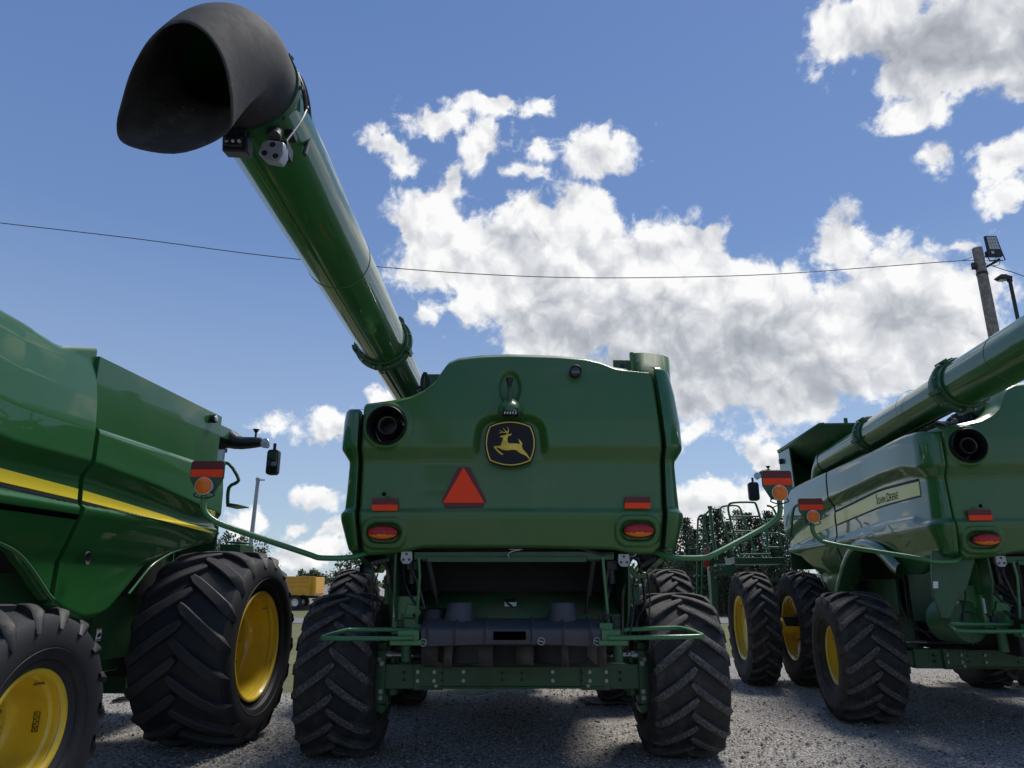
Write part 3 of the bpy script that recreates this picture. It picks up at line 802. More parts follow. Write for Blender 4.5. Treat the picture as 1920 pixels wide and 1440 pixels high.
def arm_light(root, s, H, y=-1.85, z=2.6, tip=2.68):
    """warning light on a swung-out bent arm"""
    mb = MB()
    mb.tube([(s * 1.40, -1.18, 2.02), (s * 1.50, -1.30, 1.97), (s * 1.62, -1.36, 1.955), (s * 1.78, -1.40, 1.955), (s * 1.84, -1.41, 1.96), (s * 1.90, -1.42, 1.985), (s * (tip - .14), y, z - .40), (s * (tip - .04), y - .02, z - .33), (s * (tip + .01), y - .02, z - .26), (s * (tip + .01), y - .02, z - .12)], .026, 12, smooth=2)
    a = mb.build('warning_light_arm', 'bright', root)
    c = Vector((s * tip, y - .04, z))
    P = [(-.15, .13), (-.13, .155), (.13, .155), (.15, .13), (.15, .0), (.075, -.135), (-.075, -.135), (-.15, .0)]
    mb = MB(); mb.prism([c + Vector((x, 0, zz)) for x, zz in P], (0, .018, 0)); pl = mb.build('light_plate', 'frame', root, bev=.003)
    mb = MB(); mb.prism([c + Vector((x, -.004, zz)) for x, zz in ((-.142, .075), (-.142, .145), (.142, .145), (.142, .075))], (0, .004, 0)); mb.build('dark_band', 'darkred', pl)
    mb = MB(); mb.prism([c + Vector((x, -.004, zz)) for x, zz in ((-.142, .008), (-.142, .0745), (.142, .0745), (.142, .008))], (0, .004, 0)); mb.build('orange_band', 'orange', pl)
    lc = c + Vector((0, 0, -.075)); mb = MB()
    mb.lathe([(-.05, .001), (-.05, .066), (.03, .078), (.045, .078), (.046, .001)], lc, (0, -1, 0), 28); mb.build('lamp_housing', 'glass', pl)
    mb = MB(); mb.lathe([(.044, .072), (.062, .066), (.074, .045), (.080, .02), (.081, .0005)], lc, (0, -1, 0), 28); mb.build('turn_signal', 'amber', pl)
    mb = MB()
    for sx in (-1, 1): mb.tube([c + Vector((sx * .055, -.02, -.12)), c + Vector((sx * .10, -.01, -.15)), c + Vector((sx * .055, .0, -.17)), c + Vector((0, 0, -.18))], .007, 6, smooth=1)
    mb.build('lamp_cable', 'hose', pl)
def auger(root, x, zs, ye, dias, flanges, y0=2.7):
    """unloading tube folded along the left of the tank and reaching out behind; zs = (z at y0, z at ye)"""
    Z = lambda y: zs[0] + (zs[1] - zs[0]) * (y - y0) / (ye - y0)
    ys = [y0] + flanges + [ye]; mb = MB(); ang = (zs[1] - zs[0]) / (ye - y0)
    ax = Vector((0, 1, ang)).normalized()
    prof = []
    for i in range(len(ys) - 1):
        r = dias[i] / 2
        prof += [(ys[i], r), (ys[i + 1], r)] if i == 0 else [(ys[i] - .01, r), (ys[i + 1], r)]
    mb.lathe([(a - y0, r) for a, r in prof], (x, y0, Z(y0)), ax, 64)
    # lengthwise seam and thin welds
    mb.tube([(x - .02, y0, Z(y0) - dias[0] / 2 - .004), (x - .02, ye + .1, Z(ye) - dias[-1] / 2 - .004)], .010, 6)
    for yy in (ye + 2.2, ye + 4.2): mb.lathe([(-.006, dias[-1] / 2 + .001), (-.004, dias[-1] / 2 + .004), (.004, dias[-1] / 2 + .004), (.006, dias[-1] / 2 + .001)], (x, yy, Z(yy)), ax, 64)
    # elbow down into the tank
    mb.lathe([(0, dias[0] / 2 + .015), (.05, dias[0] / 2 + .015)], (x, y0, Z(y0)), ax, 40)
    mb.tube([(x, y0, Z(y0)), (x, y0 + .25, Z(y0) - .05), (x, y0 + .42, Z(y0) - .30), (x, y0 + .45, Z(y0) - .7), (x + .2, y0 + .45, 2.6)], dias[0] / 2, 28, smooth=2)
    tube = mb.build('unloading_auger', 'paint', root, ang=40)
    for fi, y in enumerate(flanges):
        r = max(dias[fi], dias[fi + 1]) / 2; r0 = r + .045
        mb = MB(); c = Vector((x, y, Z(y)))
        mb.lathe([(.14, r + .008), (.14, r + .028), (.035, r + .030), (.030, r0 + .012), (.0, r0 + .018), (-.03, r0 + .012), (-.035, r + .026), (-.12, r + .026), (-.12, r + .006)], c, ax, 56)
        for k in range(5):
            a = 2 * PI * k / 5 + .9; v = Vector((math.cos(a), 0, math.sin(a)))
            mb.box(c + v * (r + .045), (.05, .20, .05), rot=(0, -a, 0))
        f = mb.build('auger_flange', 'frame', root, bev=.003)
        mb = MB()
        for k in range(12):
            a = 2 * PI * (k + .5) / 12; v = Vector((math.cos(a), 0, math.sin(a))); p = c + v * (r0 + .002)
            mb.cyl(p + Vector((0, .04, 0)), p + Vector((0, -.055, 0)), .012, seg=6)
        mb.build('flange_bolts', 'bolt', f)
    return tube, Z
def spout(root, x, ye, ze):
    """black rubber boot; traced opening of the middle machine moved to this tube's end"""
    opening = [(216,230),(217,257),(228,270),(245,278),(280,287),(327,293),(367,283),(395,271),(413,262),(428,248),(434,240),(436,225),(436,200),(435,180),(432,160),(427,135),(420,113),(411,94),(400,77),(388,62),(373,50),(360,43),(347,40),(335,39),(323,42),(309,47),(297,55),(283,68),(270,83),(256,107),(243,133),(234,160),(227,187),(220,212)]
    n = len(opening)
    dx = Vector((x - (-1.37), ye - (-5.38), ze - 4.17))
    O = []
    for (a, b) in opening:
        D = 2.36 + .36 * (b - 40) / 250
        O.append(cp(a, b, D) + dx)
    c0 = Vector((x, ye + .06, ze)); r0 = .266
    # circle at the tube end, started so that it matches the traced loop
    cO = sum(O, Vector()) / n; Cc = []
    for p in O:
        d = p - cO; a = math.atan2(d.z, d.x); Cc.append(a)
    loops = []
    t0 = Vector((0, -1.0, .10)) * .5; t1 = Vector((0, -.45, -.75)) * .5
    for k in range(19):
        t = k / 18; h00 = 2 * t**3 - 3 * t**2 + 1; h10 = t**3 - 2 * t**2 + t; h01 = -2 * t**3 + 3 * t**2; h11 = t**3 - t**2
        row = []
        for i in range(n):
            a = Cc[i]; A = c0 + Vector((r0 * math.cos(a), 0, r0 * math.sin(a)))
            B = O[i]
            up = max(0, math.sin(a)); 
            T0 = t0 * (1 + .50 * up) + Vector((.06 * math.cos(a), 0, .03 * up)); T1 = t1 * (1 + .5 * up)
            row.append(A * h00 + T0 * h10 + B * h01 + T1 * h11)
        loops.append(row)
    pre = [[Vector((p.x, p.y + .16, p.z)) for p in loops[0]]]
    mb = MB(); mb.grid(pre + loops, closed=True)
    o = mb.build('spout', 'rubber', root, ang=60)
    md = o.modifiers.new('solid', 'SOLIDIFY'); md.thickness = .011; md.offset = -1
    md = o.modifiers.new('sub', 'SUBSURF'); md.levels = 1; md.render_levels = 1
    # clamp band, cables, camera and lamp under the tube end
    Q = lambda px, py, D: cp(px, py, D) + dx
    mb = MB(); mb.lathe([(-.02, .262), (-.02, .276), (.02, .276), (.02, .262)], c0 + Vector((0, .12, 0)), (0, 1, 0), 48)
    for k in range(9):
        a = 2 * PI * k / 9; v = Vector((math.cos(a), 0, math.sin(a))); mb.cyl(c0 + Vector((0, .12, 0)) + v * .27, c0 + Vector((0, .12, 0)) + v * .292, .012, seg=6)
    cl = mb.build('spout_clamp', 'frame', o)
    mb = MB()
    mb.tube([Q(554,133,3.16), Q(566,150,3.2), Q(577,185,3.3), Q(581,230,3.45), Q(579,262,3.45), Q(571,290,3.4)], .013, 8, smooth=2)
    mb.tube([Q(556,137,3.16), Q(571,172,3.2), Q(574,212,3.25)], .012, 8, smooth=2)
    mb.tube([Q(541,101,3.05), Q(549,120,3.1), Q(556,135,3.16)], .008, 6, smooth=1)
    mb.build('cable', 'hose', o)
    mb = MB(); mb.tube([Q(577,200,3.25), Q(568,222,3.2), Q(552,245,3.15), Q(534,268,3.1)], .005, 6, smooth=2); mb.build('grey_wire', 'silver', o)
    mb = MB()
    c = Q(446, 275, 3.10); mb.box(c, (.125, .10, .085), rot=(.25, 0, .1)); mb.box(c + Vector((-.005, .0, .06)), (.10, .08, .045), rot=(.25, 0, .1)); mb.box(c + Vector((0, -.055, -.01)), (.085, .02, .05), rot=(.25, 0, .1))
    sc = mb.build('spout_camera', 'black', o, bev=.008)
    mb = MB()
    for k in (-.03, .0, .03): mb.cyl(c + Vector((k, -.068, -.012)), c + Vector((k, -.06, -.012)), .008, seg=10)
    mb.build('camera_leds', 'glass', sc)
    c = Q(508, 283, 3.02); mb = MB(); w = .055
    P = [(-.02, .065), (.055, .05), (.062, -.02), (.045, -.065), (-.03, -.05), (-.062, -.01), (-.05, .045)]
    mb.prism([c + Vector((a, 0, b)) for a, b in P], (.01, .05, .005)); lp = mb.build('spout_lamp', 'silver', o, bev=.005)
    mb = MB()
    for a, b in ((.005, .035), (-.03, -.012), (.025, -.028)): mb.cyl(c + Vector((a, -.003, b)), c + Vector((a, .01, b)), .014, seg=12)
    mb.build('lamp_lens_cap', 'black', lp)
    mb = MB(); mb.box(c + Vector((.02, .08, .05)), (.09, .10, .07)); mb.box(Q(545, 255, 3.2), (.05, .07, .04)); mb.cyl(Q(513, 258, 3.05), Q(518, 245, 3.2), .035, seg=14); mb.build('lamp_bracket', 'black', o, bev=.006)
def hoses(root, spec, name='hydraulic_hose', m='hose', r=.015):
    for pts in spec:
        mb = MB(); mb.tube(pts, r, 8, smooth=2); mb.build(name, m, root)
def combine(ox, oy, yaw, label, group, P):
    root = empty('combine_harvester', (ox, oy, 0), -yaw)
    tag(root, label, 'combine', group)
    def wl(px, py, y=None, x=None):
        """photo pixel on the machine's own plane y = const or x = const"""
        r = ray(px, py); c, s = math.cos(yaw), math.sin(yaw)
        if x is not None: a = r[0] * c - r[1] * s; t = (x + ox * c - oy * s) / a
        else: a = r[0] * s + r[1] * c; t = (y + ox * s + oy * c) / a
        X, Y, Z = r[0] * t, r[1] * t, CAMH + r[2] * t
        return Vector(((X - ox) * c - (Y - oy) * s, (X - ox) * s + (Y - oy) * c, Z))
    # --- rear hood and what sits on it
    hood = bpy.data.objects.new('rear_hood', HOOD); C.objects.link(hood); hood.parent = root
    mb = MB()   # moulded black exhaust outlet
    mb.lathe([(-.30, .188), (.115, .192), (.125, .186), (.115, .178), (.0, .165), (-.12, .150), (-.22, .145)], (EXH.x, HY, EXH.z), (0, -1, 0), 56)
    mb.v = [(x, y + .055, z) for x, y, z in mb.v]
    ex = mb.build('exhaust_outlet', 'black', root)
    mb = MB(); mb.lathe([(-.25, .10), (.01, .098), (.02, .092), (.012, .078), (-.06, .07), (-.20, .068), (-.20, .001)], (EXH.x + .01, HY, EXH.z), (0, -1, 0), 40); mb.build('exhaust_pipe', 'hose', ex)
    mb = MB(); mb.lathe([(-.22, .145), (-.22, .095)], (EXH.x, HY, EXH.z), (0, -1, 0), 40); mb.build('outlet_back', 'dark', ex)
    emblem(root)
    # triangle sign
    q = lambda L, o: [HP(a, b, o) for a, b in L]
    mb = MB(); mb.prism(q([(858,875),(880,875),(912,938),(905,951),(835,951),(828,938)], -.022), (0, .01, 0)); tri = mb.build('slow_vehicle_triangle', 'darkred', root)
    mb = MB(); mb.prism(q([(869,875.5),(908,942),(830.5,942)], -.019), (0, .004, 0)); mb.build('orange_triangle', 'orange', tri)
    reflector(root, 697, 934, 745, 957, -.018); reflector(root, 1172, 931, 1220, 953, -.018)
    for L in (LTL, LTR): oval_lamp(root, L)
    c = HP(1079, 697); mb = MB(); mb.lathe([(-.05, .062), (.045, .062), (.05, .055), (.042, .048)], (c.x, HY, c.z), (0, -1, 0), 32); rr = mb.build('rear_lamp', 'black', root)
    mb = MB(); mb.lathe([(.035, .048), (.040, .03), (.042, .001)], (c.x, HY, c.z), (0, -1, 0), 24); mb.build('lamp_lens', 'cabglass', rr)
    c = HP(721, 927, .0); mb = MB(); mb.lathe([(.0, .001), (.034, .018), (.028, .022)], (c.x, HY, c.z), (0, -1, 0), 16); mb.build('plug', 'black', root)
    # beacon and camera over the emblem
    a = HP(956, 722); mb = MB()
    mb.lathe([(0, .001), (0, .038), (.02, .040), (.05, .028), (.10, .018), (.13, .018)], (a.x - .003, HY - .10, a.z + .045), (0, 0, -1), 24); b_ = mb.build('rear_aerial', 'black', root)
    mb = MB(); mb.tube([(a.x, HY - .10, a.z - .06), (a.x, HY - .105, a.z - .22)], .022, 14); mb.cyl((a.x + .0, HY - .10, a.z - .12), (a.x, HY + .1, a.z - .13), .018); mb.build('stem', 'frame', b_)
    c = HP(957, 768); mb = MB(); rows = []
    for j in range(9):
        t = j / 8; z = c.z + .11 - .17 * t; w = .125 * (.35 + .65 * math.sin(min(1, t * 1.3) * PI / 2)); d = .04 + .13 * math.sin(min(1, t * 1.2) * PI / 2)
        rows.append([(c.x + w * math.cos(PI * i / 16), HY + .0 - d * math.sin(PI * i / 16), z) for i in range(17)])
    mb.grid(rows); hsg = mb.build('camera_housing', 'hood', root, ang=60, thick=.008)
    mb = MB(); mb.box((c.x, HY - .10, c.z - .045), (.155, .12, .07)); mb.box((c.x, HY - .16, c.z - .07), (.13, .03, .05)); mb.build('reversing_camera', 'black', hsg, bev=.01)
    mb = MB()
    for k in range(-2, 3): mb.box((c.x + k * .027, HY - .176, c.z - .075), (.012, .006, .022))
    mb.build('camera_leds', 'glass', hsg)
    mb = MB(); mb.tube([(c.x + .085, HY - .02, c.z + .06), (c.x + .115, HY - .07, c.z - .01), (c.x + .105, HY - .10, c.z - .09), (c.x + .12, HY - .08, c.z - .13)], .007, 6, smooth=2); mb.build('camera_cable', 'hose', hsg)
    # --- side shields
    for s, top, bot, sf in ((-1, TOP_L, BOT_L, STEP_L), (1, TOP_R, BOT_R, STEP_R)):
        mb = MB(); side_grid(s, -1.4, 1.905, top, bot, mb, sf, ny=120, nz=110)
        mb.build('rear_side_shield', 'paint', root, ang=55)
        mb = MB(); side_grid(s, 1.965, 4.42 if s < 0 else 4.46, [(1.9, 3.465), (4.5, 3.47)] if s < 0 else [(1.9, 3.085), (4.5, 3.10)], bot, mb, sf, ny=90, nz=90, off=.002)
        mb.build('front_side_shield', 'paint', root, ang=55)
        ar = MB()
        if s > 0:
            arch_lip(ar, s, bot, 2.95, 4.46, .014, x=1.56); arch_lip(ar, s, bot, 1.0, 1.9, .016, x=1.54)
        else:
            # moulded fender arch over the rear wheel, standing proud of the shield
            rows = []
            for i in range(31):
                t = -.15 + 2.3 * i / 30; zb = smooth_tab(bot, t, .1)
                nrm = (smooth_tab(bot, t + .02, .1) - smooth_tab(bot, t - .02, .1)) / .04; L = math.hypot(1, nrm)
                row = []
                for (dd, xx) in ((.13, 1.63), (.115, 1.668), (.07, 1.69), (.0, 1.695), (-.015, 1.68), (-.01, 1.50)):
                    row.append((s * xx, t - nrm / L * dd, zb + dd / L))
                rows.append(row)
            ar.grid(rows)
        ar.build('fender_arch', 'paint', root, ang=60)
        mb = MB()   # near-black backing added behind the shield gaps to stop light leaking through
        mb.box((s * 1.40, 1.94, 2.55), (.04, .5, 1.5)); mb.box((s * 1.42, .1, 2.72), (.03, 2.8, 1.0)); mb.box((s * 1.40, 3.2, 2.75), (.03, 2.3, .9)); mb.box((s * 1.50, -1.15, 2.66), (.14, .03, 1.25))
        mb.build('gap_light_block', 'dark', root)
    # decals on the sides
    st = stripe(root, -1, TAB_L, 0, 'decalpale', 'side_stripe', .006, -1.0, 1.905, nz=5, stepf=STEP_L)
    stripe(st, -1, [(a, b + .035, b + .006) for a, b, c in TAB_L], 0, 'decalblack', 'stripe_edge', .006, -1.0, 1.905, nz=1, ridge=False, stepf=STEP_L)
    stripe(st, -1, [(a, c - .006, c - .020) for a, b, c in TAB_L], 0, 'decalblack', 'stripe_edge', .006, -1.0, 1.905, nz=1, ridge=False, stepf=STEP_L)
    st2 = stripe(root, -1, TAB_L, 0, 'decalpale', 'side_stripe', .008, 1.967, 4.28, nz=5, stepf=STEP_L)
    stR = stripe(root, 1, TAB_R, 0, 'decalyel', 'side_stripe', .006, -.9, 1.905, nz=5, stepf=STEP_R)
    stripe(stR, 1, [(a, c - .004, c - .034) for a, b, c in TAB_R], 0, 'decalblack', 'stripe_edge', .006, -.9, 1.905, nz=1, ridge=False, stepf=STEP_R)
    stR2 = stripe(root, 1, TAB_R, 0, 'decalyel', 'side_stripe', .008, 1.967, 4.37, nz=5, stepf=STEP_R)
    stripe(stR2, 1, [(a, c - .004, c - .026 + max(0, a - 2) * .008) for a, b, c in TAB_R], 0, 'decalblack', 'stripe_edge', .008, 1.967, 4.37, nz=1, ridge=False, stepf=STEP_R)
    # lettering on the left stripe: x axis of the text runs rearwards
    mx = Matrix(((0, 0, -1, -1.620), (-1, 0, 0, -.10), (0, 1, 0, 2.812), (0, 0, 0, 1)))
    # the words read from front to rear on the left side of the machine
    tm = text_mesh('J', 'stripe_lettering', .16, Matrix.Translation((-.435, 0, 0)), 'decalblack', None)
    bpy.data.objects.remove(tm)
    bmx = bmesh.new(); cur = -.44
    for ch, sz in (('J', .150), ('O', .115), ('H', .115), ('N', .115), (' ', 0), ('D', .150), ('E', .115), ('E', .115), ('R', .115), ('E', .115)):
        if ch == ' ': cur += .035; continue
        t_ = text_mesh(ch, 'stripe_lettering', sz * 1.05, Matrix.Identity(4), 'decalblack', None, sx=.98)
        xs = [v.co.x for v in t_.data.vertices]; w_ = max(xs) - min(xs); zmin = min(v.co.y for v in t_.data.vertices)
        t_.data.transform(mx @ Matrix.Translation((cur - min(xs), -.05 - zmin, 0))); cur += w_ + .018
        bmx.from_mesh(t_.data); bpy.data.objects.remove(t_)
    me = bpy.data.meshes.new('stripe_lettering'); bmx.to_mesh(me); bmx.free(); me.materials.append(M['decalblack'])
    # wrap the letters on to the curved skin
    for v in me.vertices:
        y_, z_ = v.co.y, v.co.z
        o_ = shellout(min(z_ - STEP_L(y_) * sstep(2.36, 2.5, z_), 3.95)); v.co.x = -(sidew(y_) + o_ + .011)
    o = link_obj('stripe_lettering', me, st)
    mx = Matrix(((0, 0, 1, 1.674), (1, 0, 0, 4.20), (0, 1, 0, 2.54), (0, 0, 0, 1)))
    text_mesh('S780', 'model_lettering', .095, mx, 'decalpale', root, sx=1.2)
    # --- grain tank, engine deck, body core
    mb = MB()
    mb.box((1.575, 3.13, 3.43), (.05, 2.46, .66)); mb.box((0, 4.33, 3.2), (3.1, .05, 1.1)); mb.box((0.1, 2.0, 3.2), (2.9, .04, 1.1)); mb.box((-.72, 3.2, 3.35), (.05, 2.3, .9))
    tank = mb.build('grain_tank', 'paint', root, bev=.006)
    mb = MB(); mb.prism([(-1.625, 3.72, 3.46), (-1.625, 4.46, 3.46), (-1.625, 4.50, 4.22), (-1.625, 3.80, 4.20)], (.03, 0, 0)); mb.prism([(-1.6, 4.40, 3.46), (-.7, 4.40, 3.46), (-.7, 4.44, 4.1), (-1.6, 4.44, 4.2)], (0, .03, 0)); mb.build('tank_front_panel', 'paint', tank, bev=.006)
    if not P.get('noext'):
     mb = MB()   # flared extensions
     mb.grid([[(-.80, 2.7, 3.55), (-.80, 4.45, 3.55)], [(-1.63, 2.05, 4.24), (-1.63, 4.5, 4.24)], [(-1.64, 2.05, 4.28), (-1.64, 4.5, 4.28)], [(-1.55, 2.05, 4.29), (-1.55, 4.5, 4.29)]])
     mb.grid([[(-.80, 2.7, 3.55), (1.2, 2.7, 3.55)], [(-1.63, 2.05, 4.24), (1.3, 2.05, 4.24)], [(-1.63, 2.05, 4.28), (1.3, 2.05, 4.28)]])
     mb.build('tank_extension', 'frame', tank, thick=.012)
     mb = MB(); mb.tube([(-1.62, 3.0, 4.26), (-1.62, 2.2, 4.26)], .02); mb.cyl((-1.2, 2.06, 4.28), (-1.2, 2.06, 4.36), .03); mb.cyl((-.2, 2.06, 4.28), (-.2, 2.06, 4.35), .03); mb.build('tank_hinge', 'frame', tank)
    for s, y, z in ((1, 4.09, 3.67), (-1, 4.30, 4.03)):
        mb = MB(); x = 1.61 if s > 0 else 1.628; mb.lathe([(0, .052), (.05, .052), (.055, .044)], (s * x, y, z), (s, 0, 0), 24); lb = mb.build('side_lamp', 'black', tank)
        mb = MB(); mb.lathe([(.045, .045), (.058, .035), (.063, .015), (.064, .001)], (s * x, y, z), (s, 0, 0), 24); mb.build('lamp_lens', 'glass', lb)
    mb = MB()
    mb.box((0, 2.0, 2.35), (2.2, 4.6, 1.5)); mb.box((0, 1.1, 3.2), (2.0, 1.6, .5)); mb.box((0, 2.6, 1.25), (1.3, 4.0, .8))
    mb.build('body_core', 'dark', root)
    mb = MB(); mb.box((.95, 2.55, 1.30), (.06, 2.7, .95)); mb.box((-.95, 2.55, 1.30), (.06, 2.7, .95)); mb.box((.98, 4.0, 1.66), (.06, 1.4, 1.42)); mb.box((-.98, 4.0, 1.66), (.06, 1.4, 1.42)); mb.box((1.27, 4.72, 2.22), (.52, .04, .42)); mb.box((-1.27, 4.72, 2.22), (.52, .04, .42)); mb.box((1.05, 2.2, 1.15), (.18, .3, .9)); mb.box((-1.05, 2.2, 1.15), (.18, .3, .9))
    mb.box((1.16, 1.75, 1.55), (.05, 1.3, .5)); mb.box((-1.16, 1.75, 1.55), (.05, 1.3, .5))
    mb.build('lower_side_panel', 'frame', root, bev=.006)
    if P.get('label_side'):
        mb = MB(); c = wl(185, 1190, x=1.235); mb.box(c, (.006, .075, .12)); wq = mb.build('warning_label', 'decalwhite', root)
        mb = MB(); mb.box(c + Vector((.005, .01, .0)), (.004, .028, .035), rot=(.5, 0, 0)); mb.box(c + Vector((.005, -.012, -.01)), (.004, .02, .03)); mb.box(c + Vector((.005, 0, -.048)), (.004, .06, .012)); mb.build('pictogram', 'decalblack', wq)
        mb = MB(); mb.box(c + Vector((.004, 0, .054)), (.004, .07, .012)); mb.build('red_band', 'decalred', wq)
    # raised covers at the rear right corner and engine deck clutter
    mb = MB(); rows = []
    for i in range(13):
        t = i / 12; a = t * PI / 2
        x, y = (1.27 + .36 * min(1, t * 1.6) if t < .5 else 1.56 + .12 * math.sin((t - .5) * PI), -.80 + (0 if t < .35 else (t - .35) * 1.3))
        rows.append([(x, y, 3.3), (x, y, 4.17 - .05 * t)])
    ptsx = [(1.27, -1.22), (1.38, -1.23), (1.49, -1.22), (1.585, -1.20), (1.65, -1.15), (1.68, -1.06), (1.685, -.8), (1.685, .3)]
    if not P.get('lowcorner'):
        mb = MB(); mb.grid([[(x, y, 3.2) for x, y in ptsx], [(x, y, 4.055 - max(0, x - 1.4) * .10) for x, y in ptsx]]); mb.box((1.255, -1.20, 3.72), (.03, .05, .68))
        cv = mb.build('engine_cover', 'hood', root, ang=40, thick=.008)
        mb = MB(); bolts(mb, [(1.32, -1.235, 3.96)], (0, -1, 0), .016); mb.build('cover_bolt', 'bolt', cv)
        mb = MB(); mb.box((1.15, -1.17, 3.84), (.17, .03, .30)); mb.box((.94, -1.14, 3.78), (.30, .03, .22)); mb.box((1.225, -1.18, 3.80), (.03, .05, .34)); br = mb.build('deck_bracket', 'frame', root, bev=.004)
        mb = MB(); mb.box((1.16, -1.192, 3.90), (.035, .012, .09)); mb.build('slot', 'black', br)
    # bracket left, beside the tube
    mb = MB(); a = cp(803, 712, 7.3); mb.box(a + Vector((.06, 0, -.08)), (.18, .03, .28)); mb.box(a + Vector((-.04, 0, -.07)), (.03, .06, .30)); mb.build('tube_saddle', 'frame', root, bev=.006)
    mb = MB(); mb.tube([a + Vector((-.06, -.02, -.20)), a + Vector((-.07, -.03, 0)), a + Vector((-.03, -.02, .09)), a + Vector((0, -.02, 0)), a + Vector((0, -.02, -.2))], .016, 8, smooth=2); mb.tube([a + Vector((-.14, -.04, -.10)), a + Vector((-.06, -.05, -.09)), a + Vector((.02, -.05, -.18))], .014, 8, smooth=1); mb.build('saddle_strap', 'black', root)
    random.seed(5)
    mb = MB()
    for k in range(16):
        x = random.uniform(-.95, -.25); y = random.uniform(-.9, 1.0); z = 3.55 + random.uniform(-.05, .25)
        p = [Vector((x, y, z))]
        for j in range(4): p.append(p[-1] + Vector((random.uniform(-.25, .25), random.uniform(-.35, .35), random.uniform(-.15, .15))))
        mb.tube(p, random.choice((.012, .018, .03)), 8, smooth=2)
    mb.box((-.5, .2, 3.45), (.7, .8, .5)); mb.cyl((-.65, -.3, 3.4), (-.65, -.3, 3.85), .12); mb.build('engine_pipes', 'hose', root, bev=.004)
    mb = MB(); mb.cyl((-.3, .1, 3.5), (-.3, .1, 3.95), .09, seg=20); mb.tube([(-.85, -.5, 3.72), (-.6, .0, 3.8), (-.4, .4, 3.72)], .035, 10, smooth=2); mb.box((-.45, -.2, 3.75), (.3, .2, .05)); mb.build('engine_fittings', 'silver', root, bev=.004)
    # --- auger
    tube, Z = auger(root, P.get('ax', -1.37), P['az'], P.get('aye', -4.85), P['adia'], P['aflange'], y0=P.get('ay0', 2.7))
    spout(root, P.get('ax', -1.37), P.get('aye', -4.85), Z(P.get('aye', -4.85)))
    # --- cab (hidden from the rear)
    mb = MB(); mb.box((0, 5.35, 2.45), (1.75, 1.5, .12)); mb.box((0, 5.3, 3.90), (1.75, 1.7, .20)); mb.box((0, 4.56, 3.1), (1.65, .06, 1.5))
    for x in (-.80, .80): mb.box((x, 6.08, 3.1), (.07, .07, 1.5))
    mb.box((0, 5.2, 2.1), (1.2, 1.2, .6)); cb = mb.build('cab', 'paint', root, bev=.02)
    mb = MB(); mb.box((0, 6.07, 3.15), (1.5, .02, 1.35)); mb.box((-.84, 5.35, 3.15), (.02, 1.35, 1.35)); mb.box((.84, 5.35, 3.15), (.02, 1.35, 1.35)); mb.build('cab_glass', 'cabglass', cb)
    # feeder house
    mb = MB(); mb.box((0, 5.6, 1.15), (1.3, 2.2, .75), rot=(.3, 0, 0)); mb.build('feeder_house', 'frame', root, bev=.02)
    # --- lower rear: chute, rear wall, axle
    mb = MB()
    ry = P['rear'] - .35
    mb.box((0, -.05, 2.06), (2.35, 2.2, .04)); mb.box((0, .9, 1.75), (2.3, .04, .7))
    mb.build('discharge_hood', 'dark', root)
    mb = MB(); mb.grid([[(-1.06, -1.05, 1.40), (1.06, -1.05, 1.40)], [(-1.06, -.3, 1.64), (1.06, -.3, 1.64)], [(-1.06, .35, 1.80), (1.06, .35, 1.80)], [(-1.06, .75, 1.95), (1.06, .75, 1.95)]]); ch = mb.build('chute_floor', 'floor', root, thick=.01)
    random.seed(31); dm = MB()
    for k in range(420):
        x = random.gauss(0, .28); y = random.uniform(-1.0, -.35); z = 1.40 + (y + 1.05) * .32 + .006; a_ = random.uniform(0, 3); q_ = .012 * random.uniform(.4, 1.4)
        dm.add([(x - q_ * math.cos(a_), y - q_ * math.sin(a_), z), (x + q_ * math.cos(a_), y + q_ * math.sin(a_), z + .003), (x + .004, y + .006, z + .006)], [(0, 1, 2)])
    tag(dm.build('chaff', 'rust', ch, fix=False), kind='stuff')
    mb = MB(); c = Vector((-.015, -.74, 1.505)); mb.box(c, (.12, .11, .004), rot=(1.0, 0, 0)); wq = mb.build('warning_label', 'decalwhite', root)
    mb = MB(); mb.box(c + Vector((-.012, -.018, .018)), (.07, .012, .02), rot=(1.0, .6, 0)); mb.box(c + Vector((0, .016, .055)), (.11, .03, .012), rot=(1.0, 0, 0)); mb.box(c + Vector((.03, -.03, -.02)), (.02, .02, .02), rot=(1.0, 0, 0)); mb.build('pictogram', 'decalblack', wq)
    mb = MB()
    for s in (-1, 1):
        X = s * 1.12
        mb.prism([(X, -1.20, 2.02), (X, -1.22, 1.75), (X, -1.10, 1.45), (X, -.85, 1.25), (X, .8, 1.25), (X, .8, 2.02)], (s * .02, 0, 0))
    mb.build('discharge_side_plate', 'frame', root)
    mb = MB(); mb.box((.02, -1.17, 1.985), (1.95, .05, .075)); mb.box((-.05, -1.2, 1.95), (1.55, .03, .05)); mb.build('hood_crossbar', 'frame', root, bev=.005)
    mb = MB(); mb.tube([cp(955, 1047, 7.05), cp(952, 1038, 7.05), cp(962, 1033, 7.05), cp(975, 1031, 7.05)], .008, 6, smooth=1); mb.tube([cp(955, 1030, 7.05), cp(980, 1030, 7.05)], .007, 6); mb.build('latch_wire', 'bolt', root)
    for px, py in ((762, 1045), (1170, 1050)): work_light(root, cp(px, py, 7.05))
    # struts, gas springs
    for s, L in ((-1, [(785, 1046, 7.05), (787, 1080, 7.05), (781, 1168, 7.1)]), (1, [(1130, 1045, 7.05), (1134, 1090, 7.05), (1141, 1168, 7.1)])):
        mb = MB(); mb.tube([cp(*p) for p in L], .015, 8); mb.build('strut', 'bright', root)
